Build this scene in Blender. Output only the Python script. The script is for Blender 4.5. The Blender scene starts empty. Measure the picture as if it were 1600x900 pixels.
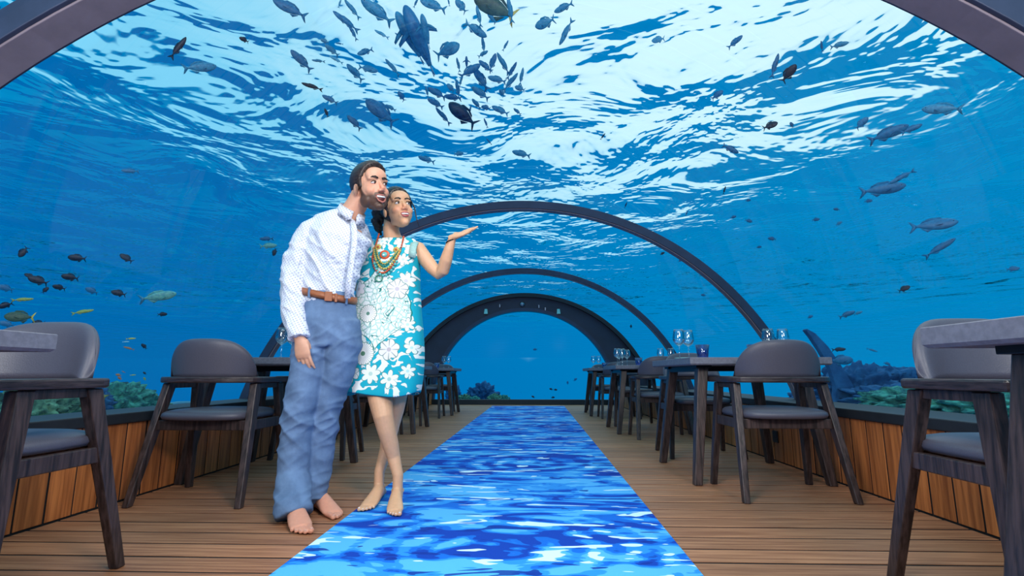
import bpy, bmesh, math, random
import numpy as np
from mathutils import Vector, Matrix, Euler, noise as mnoise

KEYP, FILLP, WASHP = 58, 55, 45
SKYA, SKYB = 0.47, 0.035
S = bpy.context.scene
COL = S.collection
PI = math.pi
# ------------------------------------------------------------------ camera
cd = bpy.data.cameras.new('camera'); cam = bpy.data.objects.new('camera', cd); COL.objects.link(cam)
cd.sensor_width = 36.0; cd.lens = 18.0; cd.clip_start = 0.02; cd.clip_end = 500
EYE = Vector((0.0, 0.0, 0.68)); PITCH = math.atan(135 / 800); YAW = math.atan(26 / math.hypot(800, 135))
cam.location = EYE; cam.rotation_euler = (PI / 2 + PITCH, 0, YAW)
S.camera = cam
S.view_settings.view_transform = 'Standard'; S.view_settings.look = 'None'
S.view_settings.exposure = 0.0; S.view_settings.gamma = 1.0; S.view_settings.use_curve_mapping = False
S.cycles.use_denoising = True
S.cycles.max_bounces = 12; S.cycles.transparent_max_bounces = 24; S.cycles.transmission_bounces = 12
S.cycles.diffuse_bounces = 3; S.cycles.glossy_bounces = 4; S.cycles.caustics_refractive = True

def lin(h):
    h = h.lstrip('#'); c = [int(h[i:i + 2], 16) / 255 for i in (0, 2, 4)]
    return tuple((x / 12.92 if x <= .04045 else ((x + .055) / 1.055) ** 2.4) for x in c) + (1.0,)

class NT:
    """small helper for building node trees"""
    def __init__(s, tree): s.t = tree; s.t.nodes.clear()
    def n(s, typ, **kw):
        nd = s.t.nodes.new(typ)
        for k, v in kw.items():
            if k == 'inp':
                for kk, vv in v.items():
                    if hasattr(vv, 'is_linked') or isinstance(vv, bpy.types.NodeSocket): s.t.links.new(vv, nd.inputs[kk])
                    else: nd.inputs[kk].default_value = vv
            else: setattr(nd, k, v)
        return nd
    def m(s, op, a, b=None, c=None, clamp=False):
        nd = s.n('ShaderNodeMath', operation=op, use_clamp=clamp)
        for i, v in enumerate((a, b, c)):
            if v is None: continue
            if isinstance(v, bpy.types.NodeSocket): s.t.links.new(v, nd.inputs[i])
            else: nd.inputs[i].default_value = v
        return nd.outputs[0]
    def mix(s, f, a, b):
        nd = s.n('ShaderNodeMix', data_type='RGBA')
        for i, v in ((0, f), (6, a), (7, b)):
            if isinstance(v, bpy.types.NodeSocket): s.t.links.new(v, nd.inputs[i])
            else: nd.inputs[i].default_value = v
        return nd.outputs[2]
    def step(s, v, a, b):
        nd = s.n('ShaderNodeMapRange', interpolation_type='SMOOTHSTEP', inp={'Value': v, 'From Min': a, 'From Max': b})
        return nd.outputs[0]
    def l(s, a, b): s.t.links.new(a, b)

# ------------------------------------------------------------------ world: open blue water with the bright window of sky overhead
W = bpy.data.worlds.new('open_water'); S.world = W; W.use_nodes = True
k = NT(W.node_tree)
tc = k.n('ShaderNodeTexCoord'); sx = k.n('ShaderNodeSeparateXYZ', inp={0: tc.outputs['Generated']})
x, y, z = sx.outputs
ax = k.m('ABSOLUTE', x); ay = k.m('ABSOLUTE', y)
s_ = k.m('SUBTRACT', k.m('SUBTRACT', z, k.m('MULTIPLY', ax, SKYA)), k.m('MULTIPLY', ay, SKYB))
win = k.step(s_, -0.015, 0.03)
sund = k.n('ShaderNodeVectorMath', operation='DOT_PRODUCT', inp={0: tc.outputs['Generated'], 1: (0.30, 0.62, 0.73)})
glow = k.step(sund.outputs['Value'], 0.55, 1.0)
sky = k.mix(glow, lin('#7bd0f2'), (0.66, 0.94, 1.02, 1))
deep = k.mix(k.step(x, -0.9, 0.9), (0.0, 0.128, 0.40, 1), (0.0, 0.225, 0.52, 1))
up = k.step(z, -0.05, 0.6)
water = k.mix(up, deep, (0.0, 0.30, 0.60, 1))
dn = k.step(z, -0.12, -0.75)   # downward water lightened, added so the dark ripples overhead mirror a brighter blue
water = k.mix(dn, water, (0.0, 0.30, 0.60, 1))
colr = k.mix(win, water, sky)
bg = k.n('ShaderNodeBackground', inp={'Color': colr, 'Strength': 1.12})
k.l(bg.outputs[0], k.n('ShaderNodeOutputWorld').inputs[0])

# ------------------------------------------------------------------ lights (the photographer's soft lamps and the ceiling spots of the tunnel)
def area(name, loc, target, size, power, col=(1, 1, 1), sy=None):
    d = bpy.data.lights.new(name, 'AREA'); d.energy = power; d.size = size; d.color = col
    if sy: d.shape = 'RECTANGLE'; d.size_y = sy
    o = bpy.data.objects.new(name, d); COL.objects.link(o); o.location = loc
    o.rotation_euler = (Vector(target) - Vector(loc)).to_track_quat('-Z', 'Y').to_euler()
    return o
area('key_softbox', (1.5, -0.55, 2.15), (-0.7, 2.7, 1.05), 0.55, KEYP, (1.0, 0.95, 0.9))
area('fill_softbox', (-1.5, -0.7, 1.9), (-0.6, 3.2, 0.3), 0.9, FILLP, (1.0, 0.97, 0.95))
area('ceiling_wash', (-0.1, 1.2, 2.5), (-0.1, 1.7, 0.0), 0.7, WASHP, (1.0, 0.94, 0.88), 1.6)

# ------------------------------------------------------------------ helpers
CAMR = cam.matrix_world if False else (Matrix.Translation(EYE) @ Euler(cam.rotation_euler).to_matrix().to_4x4())
def ray(px, py):
    return (CAMR.to_3x3() @ Vector(((px - 800) / 800, -(py - 450) / 800, -1.0)))
def atY(px, py, Y):
    d = ray(px, py); return EYE + d * (Y / d.y)
def atD(px, py, D):
    d = ray(px, py); return EYE + d.normalized() * D

def tag(o, label=None, cat=None, group=None, kind=None):
    if label: o['label'] = label
    if cat: o['category'] = cat
    if group: o['group'] = group
    if kind: o['kind'] = kind
    return o
def empty(name, loc=(0, 0, 0), rz=0.0, label=None, cat=None, group=None):
    o = bpy.data.objects.new(name, None); COL.objects.link(o); o.empty_display_size = .1
    o.location = loc; o.rotation_euler = (0, 0, rz)
    return tag(o, label, cat, group)
def kids(o): return [c for c in COL.objects if c.parent == o]
KID = {}
def copy_tree(o, parent=None):
    c = o.copy(); COL.objects.link(c)
    if parent: c.parent = parent; KID.setdefault(parent.name, []).append(c)
    for ch in KID.get(o.name, []): copy_tree(ch, c)
    return c

class MB:
    """collects vertices and faces; build() links them as one mesh object"""
    def __init__(s): s.v = []; s.f = []
    def add(s, vs, fs):
        b = len(s.v); s.v += [tuple(v) for v in vs]; s.f += [tuple(i + b for i in f) for f in fs]; return s
    def box(s, lo, hi):
        x0, y0, z0 = lo; x1, y1, z1 = hi
        return s.add([(x0, y0, z0), (x1, y0, z0), (x1, y1, z0), (x0, y1, z0), (x0, y0, z1), (x1, y0, z1), (x1, y1, z1), (x0, y1, z1)],
                     [(0, 3, 2, 1), (4, 5, 6, 7), (0, 1, 5, 4), (1, 2, 6, 5), (2, 3, 7, 6), (3, 0, 4, 7)])
    def hexa(s, q0, q1):
        return s.add(list(q0) + list(q1), [(0, 3, 2, 1), (4, 5, 6, 7), (0, 1, 5, 4), (1, 2, 6, 5), (2, 3, 7, 6), (3, 0, 4, 7)])
    def bar(s, p0, p1, a0, b0, a1=None, b1=None):
        """upright bar with horizontal cuts, x width a, y width b"""
        a1 = a0 if a1 is None else a1; b1 = b0 if b1 is None else b1
        def q(p, a, b): return [(p[0] - a / 2, p[1] - b / 2, p[2]), (p[0] + a / 2, p[1] - b / 2, p[2]), (p[0] + a / 2, p[1] + b / 2, p[2]), (p[0] - a / 2, p[1] + b / 2, p[2])]
        return s.hexa(q(p0, a0, b0), q(p1, a1, b1))
    def rings(s, rs, cap=True, closed=False):
        n = len(rs[0]); b = len(s.v)
        for r in rs: s.v += [tuple(p) for p in r]
        m = len(rs)
        for i in range(m if closed else m - 1):
            j = (i + 1) % m
            for q in range(n):
                q2 = (q + 1) % n
                s.f.append((b + i * n + q, b + i * n + q2, b + j * n + q2, b + j * n + q))
        if cap and not closed:
            s.f.append(tuple(b + q for q in reversed(range(n)))); s.f.append(tuple(b + (m - 1) * n + q for q in range(n)))
        return s
    def lathe(s, prof, seg=20, c=(0, 0, 0), cap=True):
        return s.rings([[(c[0] + r * math.cos(2 * PI * q / seg), c[1] + r * math.sin(2 * PI * q / seg), c[2] + z) for q in range(seg)] for r, z in prof], cap)
    def tube(s, pts, rad, seg=10, ell=None, up=(0, 0, 1), cap=True):
        """pts along a path; rad per point a number or (a, b); a is along the side vector"""
        pts = [Vector(p) for p in pts]; rs = []; prev = None
        for i, p in enumerate(pts):
            t = (pts[min(i + 1, len(pts) - 1)] - pts[max(i - 1, 0)]).normalized()
            u = Vector(up) if prev is None else prev
            sd = t.cross(u)
            if sd.length < 1e-4: sd = t.cross(Vector((0, 1, 0)))
            sd.normalize(); w = sd.cross(t).normalized(); prev = w
            r = rad[i] if isinstance(rad, (list, tuple)) else rad
            a, b2 = r if isinstance(r, (list, tuple)) else (r, r)
            rs.append([p + sd * (a * math.cos(2 * PI * q / seg)) + w * (b2 * math.sin(2 * PI * q / seg)) for q in range(seg)])
        return s.rings(rs, cap)
    def ball(s, c, r, seg=12, rows=8, rot=None):
        r = (r, r, r) if not isinstance(r, (list, tuple)) else r; c = Vector(c); rs = []
        for i in range(rows + 1):
            th = PI * min(max(i / rows, .02), .98)
            ring = [Vector((r[0] * math.sin(th) * math.cos(2 * PI * q / seg), r[1] * math.sin(th) * math.sin(2 * PI * q / seg), -r[2] * math.cos(th))) for q in range(seg)]
            rs.append([c + (rot @ p if rot else p) for p in ring])
        return s.rings(rs)
    def mesh(s, name, mat, smooth=True):
        me = bpy.data.meshes.new(name); me.from_pydata(s.v, [], s.f); me.materials.append(mat)
        if smooth: me.polygons.foreach_set('use_smooth', [True] * len(me.polygons))
        bm = bmesh.new(); bm.from_mesh(me); bmesh.ops.recalc_face_normals(bm, faces=bm.faces); bm.to_mesh(me); bm.free()
        return me
    def build(s, name, mat, parent=None, smooth=True, bevel=0.0, loc=None):
        return link(name, s.mesh(name, mat, smooth), parent, bevel, loc)
def link(name, me, parent=None, bevel=0.0, loc=None):
    o = bpy.data.objects.new(name, me); COL.objects.link(o)
    if parent: o.parent = parent; KID.setdefault(parent.name, []).append(o)
    if loc: o.location = loc
    if bevel:
        b = o.modifiers.new('bevel', 'BEVEL'); b.width = bevel; b.segments = 2; b.limit_method = 'ANGLE'; b.angle_limit = .7
        b.harden_normals = False
    return o

def newmat(n):
    m = bpy.data.materials.new(n); m.use_nodes = True; return m, NT(m.node_tree)
def pbr(n, col, rough=.5, metal=0.0, noise=0.0, nscale=(8, 8, 8), bump=0.0, spec=.5, var=0.0, col2=None, coat=0.0, sheen=0.0):
    """plain surface with procedural grain: colour noise stretched by nscale, fine bump, per object variation"""
    m, k = newmat(n)
    tc = k.n('ShaderNodeTexCoord')
    mp = k.n('ShaderNodeMapping', inp={'Vector': tc.outputs['Object'], 'Scale': nscale})
    base = col; oi = None
    if var or noise:
        oi = k.n('ShaderNodeObjectInfo')
        off = k.n('ShaderNodeVectorMath', operation='ADD', inp={0: mp.outputs[0]})
        k.l(k.n('ShaderNodeCombineXYZ', inp={0: k.m('MULTIPLY', oi.outputs['Random'], 37.0), 1: k.m('MULTIPLY', oi.outputs['Random'], 91.0)}).outputs[0], off.inputs[1])
        nz = k.n('ShaderNodeTexNoise', inp={'Vector': off.outputs[0], 'Scale': 1.0, 'Detail': 5.0, 'Roughness': .6})
        c2 = col2 or tuple(c * (1 - noise) for c in col[:3]) + (1,)
        base = k.mix(k.step(nz.outputs['Fac'], .3, .7), c2, col)
        if var:
            f = k.m('ADD', k.m('MULTIPLY', oi.outputs['Random'], 2 * var), 1 - var)
            hsv = k.n('ShaderNodeHueSaturation', inp={'Value': f, 'Color': base}); base = hsv.outputs[0]
    p = k.n('ShaderNodeBsdfPrincipled', inp={'Base Color': base, 'Roughness': rough, 'Metallic': metal, 'Specular IOR Level': spec, 'Coat Weight': coat, 'Sheen Weight': sheen})
    if bump:
        if not (var or noise): nz = k.n('ShaderNodeTexNoise', inp={'Vector': mp.outputs[0], 'Scale': 1.0, 'Detail': 5.0})
        b = k.n('ShaderNodeBump', inp={'Height': nz.outputs['Fac'], 'Strength': .6, 'Distance': bump}); k.l(b.outputs[0], p.inputs['Normal'])
    k.l(p.outputs[0], k.n('ShaderNodeOutputMaterial').inputs[0])
    return m

M = {}
M['deck'] = pbr('deck_wood', lin('#b57c58'), .5, noise=.35, nscale=(2.2, 60, 60), bump=.002, var=.16, col2=lin('#855236'))
M['deck_gap'] = pbr('deck_caulk', lin('#0d0e11'), .9, noise=.2, nscale=(5, 5, 5))
M['board'] = pbr('wall_board_wood', lin('#cc7a40'), .5, noise=.4, nscale=(40, 40, 2.0), bump=.002, var=.22, col2=lin('#8a4a22'))
M['dark_trim'] = pbr('dark_painted_trim', lin('#22262e'), .55, noise=.2, nscale=(20, 20, 20), bump=.001)
M['ring'] = pbr('arch_steel', lin('#39425c'), .5, metal=.2, noise=.25, nscale=(6, 6, 6), bump=.001)
M['ring_in'] = pbr('arch_lit_soffit', lin('#8b7d88'), .55, noise=.2, nscale=(6, 6, 6), bump=.001)  # arch soffit; the mauve light on it is put into the colour
M['endplate'] = pbr('end_frame_paint', lin('#2c3047'), .5, noise=.25, nscale=(3, 3, 3), bump=.001)
M['chair_wood'] = pbr('wenge_stained_oak', lin('#4c3a38'), .42, noise=.5, nscale=(70, 70, 4), bump=.0025, var=.12, col2=lin('#1b1212'))
M['rail_wood'] = pbr('wenge_rail_oak', lin('#443638'), .35, noise=.5, nscale=(14, 14, 160), bump=.002, col2=lin('#1e1516'))
M['leather'] = pbr('grey_leather', lin('#504d5a'), .42, noise=.12, nscale=(220, 220, 220), bump=.0012, spec=.5)
M['top'] = pbr('grey_composite_top', lin('#74737f'), .55, noise=.15, nscale=(60, 60, 60), bump=.0006, col2=lin('#64636f'))
M['black_metal'] = pbr('black_metal', lin('#1b1c22'), .4, metal=.6, noise=.2, nscale=(30, 30, 30))
M['steel'] = pbr('brushed_steel', lin('#9fa3ad'), .35, metal=.9, noise=.15, nscale=(60, 60, 60))
M['placemat'] = pbr('black_placemat', lin('#1a1d24'), .7, noise=.3, nscale=(150, 150, 150), bump=.001)
M['plate'] = pbr('pale_green_glaze', lin('#9fd6cf'), .15, noise=.1, nscale=(10, 10, 10), coat=.5)

def thin_glass(n, tint, gl=1.0, rough=0.0, base=.02):
    m, k = newmat(n)
    lw = k.n('ShaderNodeFresnel', inp={'IOR': 1.45})
    fac = k.m('ADD', k.m('MULTIPLY', lw.outputs[0], gl), base, clamp=True)
    a = k.n('ShaderNodeBsdfTransparent', inp={'Color': tint})
    b = k.n('ShaderNodeBsdfGlossy', inp={'Color': (1, 1, 1, 1), 'Roughness': rough})
    mx = k.n('ShaderNodeMixShader', inp={0: fac, 1: a.outputs[0], 2: b.outputs[0]})
    k.l(mx.outputs[0], k.n('ShaderNodeOutputMaterial').inputs[0])
    return m
M['acrylic'] = thin_glass('clear_acrylic', (.97, .985, 1, 1), .07, 0.0, 0.0)
M['acrylic_end'] = thin_glass('clear_acrylic_end', (.97, .985, 1, 1), .006, .1, 0.0)
M['glass'] = thin_glass('clear_glassware', (.97, .99, 1, 1), .7, .03, .06)
M['blue_glass'] = thin_glass('cobalt_glass', (.48, .6, 1.0, 1), .8, .03, .06)

# ------------------------------------------------------------------ water surface overhead
m, k = newmat('wavy_water_surface')
tc = k.n('ShaderNodeTexCoord')
n1 = k.n('ShaderNodeTexNoise', inp={'Vector': tc.outputs['Object'], 'Scale': .40, 'Detail': 4.0, 'Roughness': .48, 'Distortion': .5})
rad = k.n('ShaderNodeVectorMath', operation='LENGTH', inp={0: tc.outputs['Object']}).outputs['Value']   # calmer water far out on the lagoon
b = k.n('ShaderNodeBump', inp={'Height': n1.outputs['Fac'], 'Strength': k.m('SUBTRACT', 1.0, k.m('MULTIPLY', k.step(rad, 18, 70), .85)), 'Distance': 1.35})
g = k.n('ShaderNodeBsdfGlass', inp={'IOR': 1.06, 'Roughness': 0.0, 'Normal': b.outputs[0]})
k.l(g.outputs[0], k.n('ShaderNodeOutputMaterial').inputs[0])
surf = MB().add([(-160, -160, 0), (160, -160, 0), (160, 160, 0), (-160, 160, 0)], [(0, 1, 2, 3)]).build('water_surface', m, loc=(0, 0, 5.8), smooth=False)
tag(surf, 'rippling underside of the sea surface seen through the glass vault', 'water', kind='stuff')

# ------------------------------------------------------------------ tunnel shell
CX, CZ, RI = -0.10, -0.52, 3.06           # axis of the glass vault and its radius
Y0, Y1 = -1.9, 12.0
WL, WR = -2.22, 1.965                      # cladding faces
RNG = random.Random(5)
floor = MB().box((WL - .02, -1.6, -.06), (WR + .02, Y1, -.004)).build('floor', M['deck_gap'], smooth=False); tag(floor, kind='structure')
yy = -1.55; pm = MB().box((WL + .002, 0, -.004), (WR - .002, .134, 0)).mesh('floor_plank', M['deck'], False)
while yy < Y1 - .1:
    link('floor_plank', pm, floor, .003, (0, yy, RNG.uniform(-.0012, 0))); yy += .15
def side_wall(side):
    X = WL if side < 0 else WR; nm = 'wall_left' if side < 0 else 'wall_right'
    a, b_ = (X - .06, X - .004) if side < 0 else (X + .004, X + .06)
    w = MB().box((a, -1.6, -.06), (b_, Y1, .42)).build(nm, M['deck_gap'], smooth=False); tag(w, kind='structure')
    bx0, bx1 = (X - .004, X) if side < 0 else (X, X + .004)
    bmsh = MB().box((bx0, 0, .008), (bx1, .136, .415)).mesh('wall_board', M['board'], False)
    y = -1.55
    while y < Y1 - .1:
        link('wall_board', bmsh, w, .003, (RNG.uniform(-.002, .002), y, 0)); y += .147
    # dark capping rail and the shelf running out to the glass
    gx = CX + side * math.sqrt(RI ** 2 - (.45 - CZ) ** 2)
    lo, hi = sorted((X - side * .015, X + side * .07))
    t = MB().box((lo, -1.6, .415), (hi, Y1, .472)).build('trim_1' if side < 0 else 'trim_2', M['dark_trim'], bevel=.006, smooth=False); tag(t, kind='structure')
    lo, hi = sorted((X + side * .07, gx))
    t = MB().box((lo, -1.6, .38), (hi, Y1, .432)).build('trim_3' if side < 0 else 'trim_4', M['dark_trim'], smooth=False); tag(t, kind='structure')
    return w
wall_l = side_wall(-1); wall_r = side_wall(1)
t = MB().box((WL, Y1 - .1, 0), (WR, Y1 + .02, .115)).build('trim_5', M['dark_trim'], bevel=.005, smooth=False); tag(t, kind='structure')

TH0 = math.asin((.38 - CZ) / RI)
def arc_pts(R, n, a0=TH0, a1=None, cz=CZ):
    a1 = PI - a0 if a1 is None else a1
    return [(CX + R * math.cos(a0 + (a1 - a0) * i / n), cz + R * math.sin(a0 + (a1 - a0) * i / n)) for i in range(n + 1)]
vault = empty('window_1'); tag(vault, kind='structure')
RY = [1.68, 5.42, 9.02]
ends = [Y0] + RY + [Y1]
for a, b_ in zip(ends[:-1], ends[1:]):
    mb = MB(); P = arc_pts(RI, 64); n = len(P)
    mb.add([(x_, a, z_) for x_, z_ in P] + [(x_, b_, z_) for x_, z_ in P], [(i, i + 1, n + i + 1, n + i) for i in range(n - 1)])
    mb.build('glass_pane', M['acrylic'], vault)
for i, yc in enumerate(RY):
    rb = empty('trim_%d' % (6 + i), (-.035 if i == 0 else 0, 0, 0)); tag(rb, kind='structure')
    def band(Ra, Rb, ya, yb, name, mat):
        A = arc_pts(Ra, 72); B = arc_pts(Rb, 72)
        MB().rings([[(A[j][0], ya, A[j][1]), (B[j][0], ya, B[j][1]), (B[j][0], yb, B[j][1]), (A[j][0], yb, A[j][1])] for j in range(73)]).build(name, mat, rb, False, .003)
    th, hd_ = (.095, .075) if i == 0 else (.07, .055)
    band(RI - th, RI + .015, yc - hd_, yc + hd_, 'arch_beam', M['ring'])
    band(RI - th - .01, RI - th, yc - hd_ * .8, yc + hd_ * .8, 'lit_soffit', M['ring_in'])
# end frame: broad plate between the vault and the inner arch, window behind
ef = empty('trim_9'); tag(ef, kind='structure')
ci, Rin = .06, 2.09
N = 72
def endring(Ra, ca, Rb, cb, ya, yb, name, mat, z0=.1):
    def P(R, c):
        a0 = math.asin((z0 - c) / R); return [(CX + R * math.cos(a0 + (PI - 2 * a0) * j / N), c + R * math.sin(a0 + (PI - 2 * a0) * j / N)) for j in range(N + 1)]
    A = P(Ra, ca); B = P(Rb, cb)
    return MB().rings([[(A[j][0], ya, A[j][1]), (B[j][0], ya, B[j][1]), (B[j][0], yb, B[j][1]), (A[j][0], yb, A[j][1])] for j in range(N + 1)]).build(name, mat, ef, False)
endring(RI + .02, CZ, Rin + .03, ci, Y1 + .0, Y1 + .12, 'end_plate', M['endplate'])
endring(RI + .03, CZ, RI - .06, CZ, Y1 - .1, Y1 + .0, 'outer_flange', M['dark_trim'])
endring(Rin + .07, ci, Rin - .0, ci, Y1 - .06, Y1 + .16, 'inner_flange', M['ring'])
for px in (759.5, 872.5):
    c = atY(px, 487, Y1 - .03)
    mb = MB(); mb.rings([[(c.x - a, c.y - d, c.z + h), (c.x + a, c.y - d, c.z + h), (c.x + a, c.y + .03, c.z + h), (c.x - a, c.y + .03, c.z + h)] for a, d, h in ((.045, .07, -.06), (.03, .04, .06))])
    mb.build('wall_light', M['plate'], ef, False, .004)
c = atY(816, 475.5, Y1 - .02)
MB().rings([[(c.x + r * math.cos(t_ * PI / 8), c.y - d, c.z + r * math.sin(t_ * PI / 8)) for t_ in range(16)] for r, d in ((.06, -.02), (.06, .02), (.03, .04))]).build('round_sensor', M['steel'], ef)
for px, py in ((781, 478), (842, 479), (852, 483)):
    c = atY(px, py, Y1 - .02); MB().box((c.x - .012, c.y - .03, c.z - .035), (c.x + .012, c.y + .02, c.z + .035)).build('cable_clip', M['steel'], ef, False)
a0 = math.asin((.1 - ci) / Rin)
P = [(CX + Rin * math.cos(a0 + (PI - 2 * a0) * j / N), ci + Rin * math.sin(a0 + (PI - 2 * a0) * j / N)) for j in range(N + 1)]
w2 = MB().add([(x_, Y1 + .1, z_) for x_, z_ in P], [tuple(range(N + 1))]).build('window_2', M['acrylic_end'], smooth=False); tag(w2, kind='structure')

# ------------------------------------------------------------------ rug: printed with rippling water
m, k = newmat('water_print_carpet')
tc = k.n('ShaderNodeTexCoord'); co = tc.outputs['Object']
sp = k.n('ShaderNodeSeparateXYZ', inp={0: co}); X_, Y_, _ = sp.outputs
wob = k.n('ShaderNodeTexNoise', inp={'Vector': co, 'Scale': 2.2, 'Detail': 2.0})
def ripples(cx, cy, sc, ph):
    dx = k.m('SUBTRACT', X_, cx); dy = k.m('MULTIPLY', k.m('SUBTRACT', Y_, cy), 1.15)
    r = k.m('SQRT', k.m('ADD', k.m('MULTIPLY', dx, dx), k.m('MULTIPLY', dy, dy)))
    rr = k.m('ADD', r, k.m('MULTIPLY', wob.outputs['Fac'], .22))
    s1 = k.m('SINE', k.m('ADD', k.m('MULTIPLY', rr, sc), ph))
    return k.m('MULTIPLY', s1, k.m('SUBTRACT', 1.0, k.step(r, .25, 1.05)))
rp = k.m('ADD', k.m('ADD', ripples(-.1, 2.15, 44, 0), ripples(.05, 4.1, 34, 1)), ripples(-.1, 7.2, 30, 2))
mp = k.n('ShaderNodeMapping', inp={'Vector': co, 'Scale': (2.3, 6.4, 1), 'Rotation': (0, 0, .12)})
na = k.n('ShaderNodeTexNoise', inp={'Vector': mp.outputs[0], 'Scale': 1.0, 'Detail': 3.0, 'Roughness': .5, 'Distortion': 1.2})
mp2 = k.n('ShaderNodeMapping', inp={'Vector': co, 'Scale': (1.1, 2.0, 1), 'Location': (3, 1, 0)})
nb = k.n('ShaderNodeTexNoise', inp={'Vector': mp2.outputs[0], 'Scale': 1.0, 'Detail': 2.0})
mp3 = k.n('ShaderNodeMapping', inp={'Vector': co, 'Scale': (3.0, 11.5, 1), 'Location': (7, 3, 0)})
nc = k.n('ShaderNodeTexNoise', inp={'Vector': mp3.outputs[0], 'Scale': 1.0, 'Detail': 2.0, 'Distortion': .9})
v = k.m('ADD', k.m('ADD', k.m('MULTIPLY', na.outputs['Fac'], .9), k.m('MULTIPLY', nb.outputs['Fac'], .55)), k.m('MULTIPLY', rp, .07))
def lev(a): return k.step(v, a - .008, a + .008)
c1 = k.mix(lev(.655), lin('#0a3fa8'), lin('#0f68cf'))
c1 = k.mix(lev(.72), c1, lin('#2c8ee2'))
c1 = k.mix(lev(.79), c1, lin('#55b0ee'))
wv = k.m('ADD', nc.outputs['Fac'], k.m('MULTIPLY', rp, .05))
c1 = k.mix(k.step(wv, .63, .64), c1, lin('#d3ebf8'))
c1 = k.mix(k.m('MULTIPLY', k.step(wv, .345, .335), .9), c1, lin('#08308f'))
fz = k.n('ShaderNodeTexNoise', inp={'Vector': co, 'Scale': 420.0, 'Detail': 2.0})
hs = k.n('ShaderNodeHueSaturation', inp={'Color': c1, 'Value': k.m('ADD', k.m('MULTIPLY', fz.outputs['Fac'], .3), .85)})
p = k.n('ShaderNodeBsdfPrincipled', inp={'Base Color': hs.outputs[0], 'Roughness': .9, 'Sheen Weight': 0.0, 'Specular IOR Level': .2})
k.l(k.n('ShaderNodeBump', inp={'Height': fz.outputs['Fac'], 'Strength': .5, 'Distance': .003}).outputs[0], p.inputs['Normal'])
k.l(p.outputs[0], k.n('ShaderNodeOutputMaterial').inputs[0])
q = [(-.895, .4), (.56, .4), (.762, 11.3), (-.79, 11.3)]
rug = MB().hexa([(x_, y_, .0005) for x_, y_ in q], [(x_, y_, .012) for x_, y_ in q]).build('runner_rug', m, bevel=.004, smooth=False)
tag(rug, 'long blue runner rug printed with rippling water, down the middle of the deck', 'rug')

# ------------------------------------------------------------------ chairs
def curve_u(path, n=6):
    """Catmull-Rom through plan points"""
    P = [Vector((p[0], p[1], 0)) for p in path]; out = []
    for i in range(len(P) - 1):
        a, b, c, d = P[max(i - 1, 0)], P[i], P[i + 1], P[min(i + 2, len(P) - 1)]
        for j in range(n):
            t = j / n; out.append(.5 * ((2 * b) + (c - a) * t + (2 * a - 5 * b + 4 * c - d) * t * t + (3 * b - a - 3 * c + d) * t ** 3))
    out.append(P[-1]); return out
def strip(path, w, z0, z1):
    """flat rail following a plan path"""
    rs = []
    for i, p in enumerate(path):
        t = (path[min(i + 1, len(path) - 1)] - path[max(i - 1, 0)]).normalized(); nrm = Vector((t.y, -t.x, 0))
        a = p + nrm * w / 2; b = p - nrm * w / 2
        rs.append([(a.x, a.y, z0), (b.x, b.y, z0), (b.x, b.y, z1), (a.x, a.y, z1)])
    return MB().rings(rs)
LEG = {(-1, -1): ((-.295, -.245), (-.248, -.085)), (1, -1): ((.295, -.245), (.248, -.085)), (-1, 1): ((-.295, .245), (-.25, .165)), (1, 1): ((.295, .245), (.25, .165))}
def legat(kx, ky, z):
    (fx, fy), (tx, ty) = LEG[(kx, ky)]; t = z / .63
    return (fx + (tx - fx) * t, fy + (ty - fy) * t)
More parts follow.
